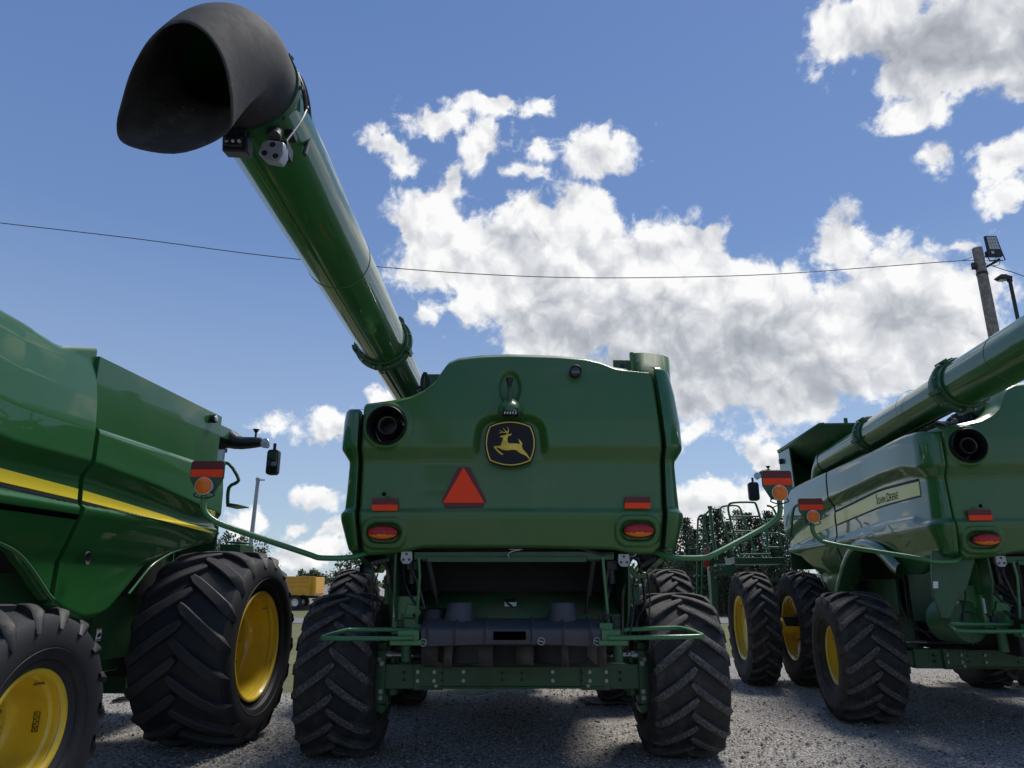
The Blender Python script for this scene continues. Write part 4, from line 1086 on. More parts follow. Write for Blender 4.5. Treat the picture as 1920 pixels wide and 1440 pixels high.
    for L in ([(803, 1048, 7.15), (812, 1095, 7.25), (823, 1145, 7.3)], [(1113, 1048, 7.15), (1106, 1095, 7.25), (1098, 1150, 7.3)]):
        A, B_, D_ = [cp(*p) for p in L]
        mb = MB(); mb.cyl(A, B_ * .6 + D_ * .4, .034, seg=14); mb.cyl(B_, D_, .014, seg=10); mb.box(A + Vector((0, 0, .02)), (.12, .05, .09)); mb.build('gas_spring', 'black', root, bev=.003)
    hl = [[(757,1050,7.3),(756,1080,7.3),(765,1110,7.3),(780,1135,7.3),(800,1150,7.25)], [(775,1050,7.4),(778,1090,7.4),(790,1125,7.4),(812,1155,7.3)], [(748,1080,7.5),(752,1120,7.4),(772,1150,7.3),(790,1165,7.2)],
          [(1150,1040,7.2),(1142,1060,7.2),(1135,1100,7.2),(1138,1150,7.2),(1150,1168,7.1)], [(1120,1035,7.3),(1140,1050,7.3),(1146,1080,7.3),(1138,1130,7.2),(1132,1165,7.2)], [(1125,1150,7.1),(1128,1165,7.1),(1134,1180,7.0)], [(1135,1160,7.05),(1145,1152,7.05),(1152,1160,7.05),(1150,1178,7.0)],
          [(770,1048,7.1),(772,1068,7.15),(786,1100,7.2),(796,1140,7.2)], [(1080,1026,7.1),(1105,1032,7.1),(1128,1040,7.1),(1150,1036,7.1)]]
    hoses(root, [[cp(*p) for p in L] for L in hl])
    mb = MB(); A = cp(762, 1152, 7.45); mb.box(A, (.24, .30, .36)); mb.box(A + Vector((.10, -.02, -.02)), (.20, .32, .22), rot=(0, .25, 0)); gb = mb.build('gearbox_bracket', 'bright', root, bev=.01)
    mb = MB(); mb.box(A + Vector((-.095, -.155, .06)), (.022, .006, .16)); mb.build('white_strip', 'decalwhite', gb)
    mb = MB(); mb.box(A + Vector((-.03, -.17, -.08)), (.07, .06, .07)); mb.build('connector', 'black', gb, bev=.008)
    mb = MB()   # inner fender plates
    mb.prism([cp(722, 1046, 7.6), cp(745, 1046, 7.3), cp(748, 1160, 7.3), cp(736, 1172, 7.5), cp(726, 1110, 7.6)], (0, .02, 0))
    mb.prism([cp(1178, 1062, 7.2), cp(1186, 1060, 7.2), cp(1196, 1078, 7.25), cp(1212, 1074, 7.3), cp(1212, 1082, 7.3), cp(1190, 1086, 7.25)], (0, .03, 0)); mb.build('inner_fender', 'frame', root)
    mb = MB()   # cable chain under the right corner
    for k in range(7): mb.box(cp(1205 + k * 3.5, 1060 - k * 2, 7.25), (.03, .05, .045), rot=(0, .5, 0))
    for k in range(5): mb.box(cp(700 + k * 7, 1056 - k * 1.5, 7.25), (.035, .05, .04), rot=(0, -.4, 0))
    mb.build('latch_parts', 'hose', root, bev=.004)
    rnd = random.Random(77)
    for s in (-1, 1):       # wiring looms and pipes on both sides of the chute
        for k in range(7):
            x = s * rnd.uniform(1.14, 1.42); z = rnd.uniform(1.75, 1.98); y = rnd.uniform(-1.0, -.3); pth = [(x, y, z)]
            for j in range(4):
                x += s * rnd.uniform(-.10, .06); z -= rnd.uniform(.10, .24); y += rnd.uniform(-.12, .12); pth.append((x, y, z))
            mb = MB(); mb.tube(pth, rnd.choice((.009, .012, .018)), 8, smooth=2); mb.build('hydraulic_hose', 'hose', root)
        mb = MB(); mb.box((s * 1.24, -.55, 1.62), (.16, .22, .20)); mb.cyl((s * 1.24, -.70, 1.60), (s * 1.24, -.50, 1.60), .055, seg=16); mb.box((s * 1.20, -.72, 1.74), (.10, .05, .06)); mb.build('valve_block', 'frame', root, bev=.008)
        mb = MB()
        for k in range(4): mb.cyl((s * (1.18 + .035 * k), -.70, 1.70), (s * (1.18 + .035 * k), -.74, 1.72), .011, seg=8)
        mb.build('hose_fittings', 'bolt', root)
        mb = MB(); mb.cyl((s * .98, -1.08, 1.95), (s * .98, -1.08, 1.72), .04, seg=16); mb.box((s * .98, -1.10, 1.90), (.10, .06, .09)); mb.build('hinge_arm', 'black', root, bev=.005)
        mb = MB(); mb.box((s * 1.02, -.95, 1.33), (.12, .16, .22)); mb.cyl((s * 1.02, -1.0, 1.2), (s * 1.02, -1.0, 1.0), .05, seg=14); mb.build('spreader_mount', 'frame', root, bev=.006)
    # moulded tail deflector
    mb = MB(); n = 60; x0, x1 = cp(789, 1190, 6.8).x, cp(1128, 1190, 6.8).x; rows = []
    ribs = [x0 + (x1 - x0) * f for f in (.04, .19, .36, .62, .79, .94)]
    for i in range(121):
        f = i / 120; x = x0 + (x1 - x0) * f
        rb = max(math.exp(-((x - r_) / .013) ** 2) for r_ in ribs) * .024
        e = sstep(0, .03, f) * sstep(1, .97, f)
        rows.append([(x, -1.15, 1.40 + rb), (x, -1.30, 1.385 + rb), (x, -1.42, 1.35 + rb), (x, -1.475 - rb * .5, 1.325 + rb * .7), (x, -1.485 - rb, 1.31), (x, -1.475 - rb, 1.24), (x, -1.465 - rb, 1.175 + .02 * math.sin(f * PI)), (x, -1.44, 1.168 + .02 * math.sin(f * PI)), (x, -1.30, 1.17), (x, -1.15, 1.20)])
    mb.grid(rows); mb.add(rows[0], [tuple(range(10))]); mb.add(rows[-1], [tuple(range(10))])
    td = mb.build('tail_deflector', 'plastic', root, ang=45)
    for px in (862, 1055):
        c = cp(px, 1163, 7.15); mb = MB(); mb.lathe([(-.04, .160), (.0, .156), (.012, .152), (.150, .116), (.163, .110), (.166, .10), (.160, .09), (.160, .001)], (c.x, -1.16, 1.385), (0, 0.0, 1), 40); mb.build('moulded_dome', 'plastic', td)
    mb = MB(); mb.lathe([(-.04, .16), (.0, .16), (.10, .125), (.105, .11), (.105, .001)], (cp(815, 1160, 7.3).x, -1.02, 1.385), (0, 0, 1), 32); mb.build('moulded_dome', 'black', td)
    a, b = cp(925, 1184, 6.8), cp(986, 1200, 6.8); mb = MB(); mb.box(((a.x + b.x) / 2, -1.488, (a.z + b.z) / 2), (b.x - a.x, .012, a.z - b.z)); mb.build('slot', 'slotblack', td, bev=.005)
    mb = MB(); mb.lathe([(0, .8), (0, 1.0), (.1, 1.0)], (0, 0, 0), (0, -1, 0), 24); mb.v = [(x * .19 + (a.x + b.x) / 2, y * .05 - 1.492, z * .05 + (a.z + b.z) / 2) for x, y, z in mb.v]
    mb = MB()
    for px, py in ((793, 1208), (1015, 1205), (1120, 1205)):
        c = cp(px, py, 6.8); c.z = max(c.z, 1.20); mb.lathe([(.0, .026), (.004, .028), (.004, .033), (.0, .035)], (c.x, -1.482, c.z + .01), (0, -1, 0), 24); mb.box((c.x, -1.486, c.z + .01), (.05, .004, .008), rot=(0, .3, 0))
    mb.build('moulded_marks', 'silver', td)
    mb = MB(); random.seed(8)
    for (u0, u1, v1, D, sk) in ((833, 850, 1255, 7.0, -4), (883, 924, 1250, 7.1, 0), (968, 1000, 1247, 7.15, 0), (1052, 1064, 1252, 6.95, 3), (1000, 1050, 1240, 7.2, 0), (858, 884, 1240, 7.2, 0), (1122, 1136, 1250, 7.0, 2), (790, 830, 1250, 7.25, 0), (1066, 1120, 1246, 7.3, 0)):
        A, B_ = cp(u0, 1205, D), cp(u1, 1205, D); D1, D2 = cp(u1 + sk, v1, D), cp(u0 + sk * .3, v1 - 2, D)
        mb.grid([[A, (A + B_) / 2 + Vector((0, -.01, 0)), B_], [D2, (D1 + D2) / 2 + Vector((0, .02, 0)), D1]])
    mb.build('rubber_curtain', 'curtain', root, thick=.006)
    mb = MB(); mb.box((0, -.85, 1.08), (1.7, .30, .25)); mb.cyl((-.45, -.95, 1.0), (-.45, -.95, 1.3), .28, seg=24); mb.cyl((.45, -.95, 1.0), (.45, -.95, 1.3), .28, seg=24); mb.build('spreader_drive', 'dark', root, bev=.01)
    # side hoops
    for s, L in ((-1, [(778,1181,7.25),(660,1181,7.25),(648,1182,7.2),(606,1194,6.85),(604,1197,6.8),(640,1198,6.78),(745,1197,6.76),(775,1196,6.76)]), (1, [(1140,1182,7.25),(1262,1177,7.25),(1280,1178,7.2),(1316,1190,6.85),(1316,1193,6.8),(1290,1194,6.78),(1160,1196,6.76),(1140,1196,6.76)])):
        mb = MB(); mb.tube([cp(*p) for p in L], .021, 10, smooth=1); hp = mb.build('side_hoop', 'bright', root)
        mb = MB(); u = (746, 786) if s < 0 else (1128, 1162)
        a, b = cp(u[0], 1193, 6.8), cp(u[1], 1193, 6.8); mb.box(((a.x + b.x) / 2, -1.46, a.z + .01), (b.x - a.x, .12, .085)); mb.box(((a.x + b.x) / 2 + s * .02, -1.45, a.z - .055), (b.x - a.x + .10, .14, .045)); 
        if s > 0: mb.box((a.x + .05, -1.35, a.z + .06), (.12, .2, .10))
        mb.build('hoop_bracket', 'bright', root, bev=.006)
    # rear axle
    ya = P['rear'] - .32; mb = MB()
    mb.box((0, ya, .80), (1.75, .22, .20)); mb.box((-1.03, ya + .01, .80), (.66, .18, .24)); mb.box((1.03, ya + .01, .80), (.66, .18, .24)); mb.box((0, ya, .905), (1.9, .28, .02))
    mb.box((0, ya - .02, .70), (1.9, .25, .02)); mb.box((-.86, ya - .02, .80), (.30, .21, .25)); mb.box((.86, ya - .02, .80), (.30, .21, .25)); mb.cyl((0, ya - .05, .95), (0, ya + .4, .95), .14, seg=20)
    ra = mb.build('rear_axle', 'frame', root, bev=.006)
    mb = MB(); L = []
    for x in (-.97, -.80, -.50, .42, .80, .97): L += [(x, ya - (.13 if abs(x) > .6 else .115), .85), (x, ya - (.13 if abs(x) > .6 else .115), .765)]
    L += [(-.78, ya - .13, .715), (.78, ya - .13, .715)]; 
    for p in L:
        mb = MB(); bolts(mb, [p], (0, -1, 0), .0125); mb.build('axle_bolt', 'bolt', ra)
    mb = MB()
    for x in (-1.12, -.72, .72, 1.12, -.1, .1): 
        for z in (.84, .77): mb.cyl((x, ya - (.132 if .7 < abs(x) < 1 else .12), z), (x, ya - .08, z), .012, seg=10)
    mb.build('axle_holes', 'dark', ra)
    for s in (-1, 1):
        mb = MB(); X = s * 1.30; w = P.get('rw', 1.72) - 1.72
        if w: mb.box((s * (1.33 + w / 2), ya + .02, .80), (w + .1, .16, .2))
        X = s * (1.30 + w)
        mb.box((X, ya + .02, .80), (.12, .26, .52)); mb.box((X + s * .07, ya + .08, 1.06), (.26, .26, .08), rot=(0, s * .35, 0)); mb.box((X + s * .07, ya + .08, .52), (.26, .26, .08), rot=(0, -s * .35, 0))
        mb.prism([(X + s * .02, ya - .05, 1.12), (X + s * .20, ya - .05, 1.02), (X + s * .24, ya - .05, .80), (X + s * .20, ya - .05, .52), (X + s * .02, ya - .05, .44), (X + s * .10, ya - .05, .60), (X + s * .14, ya - .05, .80), (X + s * .10, ya - .05, .96)], (0, .25, 0))
        mb.cyl((X + s * .15, P['rear'], .80), (s * (P.get('rw', 1.72) - .20), P['rear'], .80), .17, seg=24); mb.cyl((X - s * .1, ya + .1, 1.0), (X - s * .1, ya + .1, .60), .06)
        kn = mb.build('steering_knuckle', 'frame', root, bev=.01)
        mb = MB(); bolts(mb, [(X - s * .02, ya - .11, .93), (X - s * .02, ya - .11, .66), (X - s * .02, ya - .11, .60), (X + s * .01, ya - .11, .97)], (0, -1, 0), .016)
        mb.cyl((X - s * .35, ya - .06, 1.0), (X - s * .05, ya - .06, 1.01), .024, seg=12); mb.cyl((X - s * .12, ya - .06, 1.005), (X - s * .03, ya - .06, 1.01), .04, seg=12); mb.build('knuckle_bolts', 'bolt', kn)
        mb = MB(); mb.cyl((X - s * 1.0, ya - .04, .99), (X - s * .34, ya - .06, 1.0), .04, seg=16); mb.build('steering_cylinder', 'black', root)
        hoses(root, [[(X - s * .4, ya - .1, 1.02), (X - s * .3, ya - .2, 1.12), (X - s * .12, ya - .12, 1.2), (X - s * .1, ya, 1.5)], [(X - s * .5, ya - .08, 1.04), (X - s * .42, ya - .2, 1.2), (X - s * .28, ya - .2, 1.1), (X - s * .15, ya - .1, 1.3), (X - s * .2, ya, 1.6)]])
    # front axle and wheels
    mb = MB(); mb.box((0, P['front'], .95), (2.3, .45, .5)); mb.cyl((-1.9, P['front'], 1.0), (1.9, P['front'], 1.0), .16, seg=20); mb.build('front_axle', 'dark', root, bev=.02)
    for s in (-1, 1):
        xr = P.get('rw', 1.72)
        if s in P.get('sides_rear', (-1, 1)): wheel(root, P['rk'], s * xr, P['rear'], P['rz'], P.get('rrim'), yaw=P.get('steer', 0), roll=s * .2 + P.get('rroll', 0), name='rear_wheel')
        for k, fx in enumerate(P['fx']): wheel(root, P['fk'], s * fx, P['front'], P['fz'], roll=.1 * k + .05 * s, name='front_wheel')
    if P['fk'] == 'dual':
        for s in (-1, 1):
            mb = MB(); mb.cyl((s * P['fx'][0], P['front'], .985), (s * (P['fx'][1] + .1), P['front'], .985), .16, seg=24); mb.build('hub_extension', 'yellow', root)
    # warning lights on arms
    a = P['arms']
    for s in (-1, 1): arm_light(root, s, 0, y=a[s][0], z=a[s][1], tip=a[s][2])
    return root, wl
# ---------------------------------------------------------------- the three machines
G = 'green combine harvesters parked side by side'
mid, wlM = combine(0, 8.3, 0.0, 'middle green combine seen square from behind, its black spout reaching out overhead', G,
    dict(rear=0.0, front=3.45, rk='rear', rz=.800, fk='dual', fz=.968, fx=(1.60, 2.48), az=(4.22, 4.17), adia=(.46, .46, .50), aflange=[1.6, -1.15], aye=-5.38,
         rw=1.79, arms={-1: (-2.0, 2.62, 2.70), 1: (-1.2, 2.66, 2.64)}))
rgt, wlR = combine(6.525, 9.25, R(4.5), 'green combine on the right, its pale striped side and dual front tyres showing', G,
    dict(rear=.85, front=4.40, rk='rear', rz=.800, fk='dual', fz=.968, fx=(1.52, 2.42), az=(3.74, 3.97), adia=(.38, .45, .52), aflange=[.73, -1.70], aye=-4.85, ax=-1.36, ay0=2.6,
         rw=1.93, steer=-.05, arms={-1: (-.55, 2.60, 2.78), 1: (-1.2, 2.62, 2.68)}))
lft, wlL = combine(-5.56, 4.50, R(4), 'green combine on the left cut by the photo edge, with very wide front tyre', G,
    dict(rear=.85, front=4.50, rk='rearclean', rrim='rearcone', rz=.778, fk='wide', fz=1.035, fx=(1.80,), az=(3.95, 3.95), adia=(.40, .44, .46), aflange=[.9, -1.6], aye=-3.2, label_side=1, noext=1,
         rw=2.0, arms={-1: (-1.2, 2.62, 2.68), 1: (-1.2, 2.62, 2.68)}))

# ladder platform and rails on the left front of the right-hand machine
def rails(root, wl, yp):
    Q = lambda px, py, dy=0: wl(px, py, y=yp + dy)
    mb = MB()
    for L, r, dy in (
        ([(1307,1116),(1308,978),(1310,970),(1314,966),(1320,966)], .020, -.3), ([(1316,1116),(1319,976),(1321,967),(1326,961),(1331,957)], .020, -.2),
        ([(1320,975),(1326,1015),(1331,1050)], .016, -.1), ([(1331,952),(1336,1000),(1343,1050)], .034, 0), ([(1327,951),(1335,951)], .03, 0),
        ([(1375,1040),(1352,968),(1350,955),(1354,949),(1380,947),(1388,952),(1394,970),(1416,1038)], .020, .5), ([(1387,1042),(1366,962),(1365,949),(1370,942),(1413,941),(1418,945),(1430,988)], .022, 0),
        ([(1361,974),(1398,972)], .016, .5), ([(1369,969),(1426,968)], .018, 0), ([(1364,1000),(1406,999)], .014, .5), ([(1376,996),(1434,996)], .018, 0), ([(1384,1040),(1442,1039)], .018, 0),
        ([(1438,948),(1447,950),(1454,960),(1459,980),(1464,1026)], .022, .2), ([(1440,974),(1458,974)], .016, .2), ([(1440,1000),(1461,1000)], .016, .2), ([(1440,1026),(1465,1027)], .02, .2), ([(1436,975),(1440,1040)], .03, .3)):
        mb.tube([Q(a, b, dy) for a, b in L], r, 8, smooth=2 if len(L) > 3 else 0)
    o = mb.build('platform_rails', 'bright', root)
    mb = MB(); a, b = Q(1328, 1062), Q(1346, 1150); mb.box(((a.x + b.x) / 2, yp, (a.z + b.z) / 2), (abs(b.x - a.x), .3, a.z - b.z))
    a, b = Q(1346, 1058), Q(1372, 1078); mb.box(((a.x + b.x) / 2, yp, (a.z + b.z) / 2), (abs(b.x - a.x) + .1, .25, a.z - b.z))
    a, b = Q(1372, 1046), Q(1466, 1058); mb.box(((a.x + b.x) / 2, yp + .2, (a.z + b.z) / 2), (abs(b.x - a.x), .9, abs(a.z - b.z)))
    pf = mb.build('access_platform', 'frame', root, bev=.008)
    mb = MB()
    for k in range(5): 
        c = Q(1312, 1080 + k * 22, -.25); mb.box(c, (.22, .14, .03))
    mb.build('ladder_step', 'frame', pf, bev=.004)
    mb = MB(); bolts(mb, [Q(a, b, -.16) for a, b in ((1331,1070),(1342,1070),(1331,1083),(1341,1083),(1351,1061),(1357,1061),(1383,1049),(1424,1049),(1352,1067),(1430,1049))], (0, -1, 0), .012); mb.build('platform_bolts', 'bolt', pf)
    c = Q(1323, 1047, -.1); mb = MB(); mb.lathe([(-.16, .001), (-.16, .05), (-.15, .056), (.08, .056), (.12, .04), (.14, .02), (.17, .018), (.17, .001)], c, (0, 0, 1), 20); fe = mb.build('fire_extinguisher', 'red', root)
    mb = MB(); mb.box(c + Vector((0, 0, .19)), (.05, .10, .03)); mb.tube([c + Vector((0, -.03, .17)), c + Vector((.06, -.04, .14)), c + Vector((.06, -.04, -.02))], .008, 6, smooth=1); mb.build('extinguisher_valve', 'silver', fe)
    c = Q(1331, 1068, -.2); mb = MB(); mb.cyl(c, c + Vector((0, -.04, 0)), .035, seg=16); mb.build('marker_lamp', 'redlens', root)
rails(rgt, wlR, 5.1)
# chains on the shield beside the platform and grab rails
mb = MB(); Q = lambda px, py, x=-1.72: wlR(px, py, x=x)
mb.tube([Q(1483,1006,-1.8), Q(1487,958,-1.8), Q(1491,948,-1.8), Q(1500,945,-1.8)], .020, 8, smooth=2); mb.tube([Q(1485,968,-1.8), Q(1503,968,-1.8)], .016, 6); mb.tube([Q(1485,973,-1.8), Q(1503,973,-1.8)], .014, 6); mb.tube([Q(1468,1033,-1.78), Q(1488,1005,-1.78)], .018, 6); mb.build('grab_rail', 'frame', rgt)
mb = MB()
for a, b, c in (((1448,952),(1462,946),(1472,930)), ((1464,945),(1475,962),(1487,955)), ((1465,982),(1476,978),(1487,968)), ((1462,1000),(1476,1006),(1487,998))):
    mb.tube([wlR(*a, y=5.0), wlR(*b, y=4.9), wlR(*c, y=4.8)], .010, 6, smooth=2)
mb.build('platform_chain', 'hose', rgt)
# mirrors
def mirror_arm(root, pts, r, body, lamp, knob, sgn):
    mb = MB(); mb.tube(pts, r, 12, smooth=1)
    for k in range(5):
        p = pts[0].lerp(pts[1], k / 5); mb.cyl(p + Vector((0, 0, -r[0])), p + Vector((0, 0, -r[0] * 1.35)), .03, seg=10)
    mb.cyl(knob, knob + Vector((0, 0, .10)), .016, seg=10); mb.cyl(knob + Vector((0, 0, .09)), knob + Vector((0, 0, .14)), .02, .05, seg=12)
    a = mb.build('mirror_arm', 'black', root)
    c, w, h = body; P = []
    for (x, z) in ((-w, -h), (w, -h), (w, h), (-w, h)):
        for k in range(5):
            t = {(-1, -1): 180, (1, -1): 270, (1, 1): 0, (-1, 1): 90}[(1 if x > 0 else -1, 1 if z > 0 else -1)] + 22.5 * k
            rr = w * .55; P.append(c + Vector((math.copysign(w - rr, x) + rr * math.cos(R(t)), 0, math.copysign(h - rr, z) + rr * math.sin(R(t)))))
    mb = MB(); mb.prism(P, (0, .10, 0)); mb.tube([c + Vector((0, .05, h)), c + Vector((0, .05, h + .10))], .025, 8); b = mb.build('mirror_body', 'black', a, bev=.02)
    mb = MB(); mb.prism([c + (p - c) * .86 + Vector((0, -.006, 0)) for p in P], (0, .004, 0)); mb.build('mirror_glass', 'cabglass' if sgn > 0 else 'black', b)
    if lamp is not None:
        mb = MB(); mb.lathe([(-.06, .02), (-.05, .05), (.0, .075), (.012, .072), (.02, .001)], lamp, (-.3, -1, 0), 24); mb.build('arm_lamp', 'glass', a)
Q = lambda px, py, y=6.2: wlL(px, py, y=y)
mirror_arm(lft, [Q(405,822), Q(430,822), Q(447,831), Q(475,830), Q(492,829), Q(503,838)], [.16, .15, .10, .085, .07, .03], (Q(510,866), .088, .19), Q(497,831, 6.05), Q(479,822), 1)
mb = MB(); mb.tube([Q(405,805), Q(428,812), Q(450,824), Q(466,824)], .035, 10, smooth=1); mb.build('cab_roof_edge', 'bright', lft)
mb = MB(); Q2 = lambda px, py: wlL(px, py, y=4.7); mb.tube([Q2(410,866), Q2(418,867), Q2(432,870), Q2(449,899), Q2(444,905), Q2(430,911), Q2(427,925), Q2(427,945)], .022, 8, smooth=1)
mb.prism([Q2(424,942), Q2(448,946), Q2(448,948), Q2(424,950)], (0, .3, 0)); mb.build('grab_rail', 'frame', lft)
mb = MB(); a = Q2(424, 1022); mb.box(a + Vector((.10, .1, -.05)), (.26, .4, .11)); mb.box(a + Vector((.12, .1, .03)), (.22, .35, .015)); mb.box(a + Vector((.05, .1, -.25)), (.12, .2, .3)); mb.build('access_platform', 'frame', lft, bev=.008)
Q = lambda px, py, y=6.0: wlR(px, py, y=y)
mirror_arm(rgt, [Q(1475,886), Q(1455,887), Q(1438,886), Q(1426,889), Q(1418,898)], [.08, .085, .075, .07, .03], (Q(1414,921), .11, .20), Q(1420,892, 5.9), Q(1441,886), -1)
# handle recess and latch on the left machine's front shield
mb = MB(); c = wlL(163, 1047, x=1.60); mb.lathe([(-.02, .001), (.0, .03), (.012, .042), (.004, .048)], c, (1, 0, 0), 20); mb.v = [(x, y, c.z + (z - c.z) * 1.3) for x, y, z in mb.v]; mb.build('latch_recess', 'dark', lft)
mb = MB(); rows = []
for i in range(20):
    t = -.9 + 2.8 * i / 19; rows.append([(1.64 + sidew(t) - 1.635 + shellout(2.305), t, 2.305), (1.648 + sidew(t) - 1.635, t, 2.295), (1.645 + sidew(t) - 1.635, t, 2.272), (1.60, t, 2.25)])
mb.grid(rows); mb.build('shield_groove', 'slotblack', lft)
mb = MB(); a = wlL(222, 1313, x=.5); mb.cyl(a + Vector((0, -.1, 0)), a + Vector((.2, .6, 0)), .025, seg=12); mb.cyl(a, a + Vector((.05, .16, 0)), .035, seg=12); mb.build('tie_rod', 'bolt', lft)
# curved chopper plate, drum and guard under the right-hand machine's hood
Q = lambda px, py, y=-1.15: wlR(px, py, y=y)
mb = MB(); L1 = [(1748,1032),(1748,1075),(1752,1120),(1766,1160),(1782,1160),(1795,1130),(1815,1100),(1832,1040)]
mb.prism([Q(a, b) for a, b in L1], (0, .05, 0)); mb.build('chopper_plate', 'frame', rgt, bev=.01)
mb = MB(); c = Q(1803, 1165, -.8); mb.lathe([(-.3, .2), (-.28, .235), (.1, .235), (.12, .22), (.12, .12), (.09, .10), (.09, .001)], c, (0.2, -1, 0), 36); mb.build('spreader_drum', 'frame', rgt)
mb = MB(); a = Q(1815, 1095, -.9); mb.prism([Q(1795,1095,-.9), Q(1838,1098,-.9), Q(1840,1140,-.9), Q(1800,1140,-.9)], (0, .03, 0)); mb.build('drive_guard', 'bright', rgt, bev=.004)
hoses(rgt, [[Q(a, b, -.95) for a, b in L] for L in ([(1836,1045),(1842,1080),(1862,1110),(1890,1128),(1925,1132)], [(1842,1045),(1850,1080),(1872,1105),(1900,1120),(1930,1126)], [(1848,1045),(1858,1075),(1880,1100),(1905,1112),(1930,1118)])])
mb = MB(); c = wlR(1755, 1105, x=-1.13); mb.prism([Q(1750,1090,-1.16), Q(1759,1090,-1.16), Q(1759,1103,-1.16), Q(1750,1103,-1.16)], (0, .004, 0)); mb.build('pictogram', 'decalwhite', rgt)
# valve hole marks and stencil on the left machine's rear rim
mb = MB(); yy = .85 + .303; zz = .775
for (x, z, w, h) in ((2.085, .0, .003, .13), (2.125, .0, .003, .13), (2.105, .065, .043, .003), (2.105, -.065, .043, .003), (2.105, -.03, .040, .003)): mb.box((x, yy - z * z * 1.7, zz + z), (w, .004, h))
for k in range(5): mb.box((2.098 + .012 * (k % 2), yy, zz - .015 + .016 * k), (.016, .004, .006))
mb.tube([(2.090, yy, zz - .062), (2.120, yy, zz - .034)], .002, 4); mb.tube([(2.120, yy, zz - .062), (2.090, yy, zz - .034)], .002, 4)
mb.build('rim_stamp', 'decalblack', lft)

# ---------------------------------------------------------------- poles, lamps, wires
M['wood'] = mat('weathered_wood', (0.24, 0.21, 0.18), .9, vary=.35, vscale=7, bump=.6, bscale=25)
M['wire'] = mat('wire_black', (0.03, 0.03, 0.035), .6)
M['lampgrey'] = mat('lamp_dark_metal', (0.02, 0.022, 0.026), .5)
M['galv'] = mat('galvanised_pole', (0.34, 0.35, 0.36), .6, vary=.15, vscale=8)
M['led'] = mat('led_panel', (0.50, 0.50, 0.47), .35)
D = 21.0
pt = at(1832, 466, D); pb = Vector((pt.x, D, 0))
mb = MB(); mb.cyl((pt.x, D, -.3), (pt.x, D, pt.z), .215, .150, seg=24)
pole = mb.build('utility_pole', 'wood'); tag(pole, 'weathered wooden utility pole carrying a square floodlight behind the right combine', 'utility pole')
mb = MB(); mb.lathe([(0, .162), (.02, .168), (.08, .168), (.10, .162)], (pt.x, D, pt.z - .95), (0, 0, 1), 24); mb.cyl((pt.x - .28, D, pt.z - .70), (pt.x, D, pt.z - .70), .05); mb.box((pt.x - .25, D - .05, pt.z - .62), (.12, .1, .16)); mb.cyl((pt.x + .1, D - .1, pt.z - .35), (pt.x + .28, D - .1, pt.z - .32), .02); mb.build('pole_bracket', 'lampgrey', pole)
fl = empty('floodlight', at(1865, 462, D)); tag(fl, 'black square LED floodlight on a short arm at the top of the wooden pole', 'floodlight')
fl.location = at(1866, 470, D - .2)
mb = MB(); mb.prism([(-.22, 0, .02), (.22, 0, .02), (.19, .06, .57), (-.19, .06, .57)], (0, .09, 0)); mb.prism([(-.27, -.02, -.18), (.24, -.02, -.18), (.23, -.0, .02), (-.25, .0, .02)], (0, .16, 0)); mb.build('lamp_head', 'lampgrey', fl, bev=.015)
mb = MB(); mb.prism([(-.165, -.003, .06), (.165, -.003, .06), (.150, .047, .52), (-.150, .047, .52)], (0, .01, 0)); lp = mb.build('led_panel', 'led', fl)
mb = MB()
for k in range(1, 4): mb.box((0, -.004 + .0125 * k, .06 + .115 * k), (.32, .004, .008))
for k in range(-1, 2): mb.box((k * .08, .02, .29), (.006, .004, .44), rot=(-.108, 0, 0))
mb.build('led_grid', 'lampgrey', lp)
mb = MB(); mb.tube([(-.30, .05, -.06), (-.20, .05, -.32), (.22, .05, -.32), (.30, .05, -.30), (.24, .05, -.02)], .018, 6); mb.tube([(-.52, .2, -.62), (-.3, .15, -.50), (.05, .1, -.32), (.14, .08, -.26)], .045, 10); mb.tube([(-.1, .1, -.48), (.04, .05, -.50), (.12, .05, -.40), (.1, .05, -.3)], .010, 6, smooth=2)
mb.build('mounting_bracket', 'lampgrey', fl)
mb = MB(); mb.box((-.11, -.025, -.07), (.09, .01, .09)); mb.build('rating_plate', 'led', fl)
# second lamp
D2 = 27.0; lt = at(1893, 524, D2)
sl = empty('street_lamp', (lt.x, D2, 0)); tag(sl, 'dark slender pole with a flat angled lamp head, to the right of the wooden pole', 'street lamp')
mb = MB(); mb.cyl((0, 0, -.2), (0, 0, lt.z), .085, .07, seg=16); mb.build('pole', 'lampgrey', sl)
mb = MB(); mb.prism([(.08, -.1, lt.z + .12), (-.10, -.1, lt.z + .16), (-.44, -.1, lt.z + .16), (-.56, -.1, lt.z + .06), (-.50, -.1, lt.z + .0), (-.30, -.1, lt.z - .04), (-.08, -.1, lt.z - .02), (.06, -.1, lt.z + .0)], (0, .24, 0)); mb.box((-.22, .02, lt.z + .19), (.26, .16, .06)); mb.cyl((0, 0, lt.z - .1), (0, 0, lt.z + .08), .10); mb.build('lamp_head', 'lampgrey', sl, bev=.01)
mb = MB(); mb.box((-.32, .02, lt.z - .045), (.26, .2, .03)); mb.build('lamp_glass', 'led', sl, bev=.01)
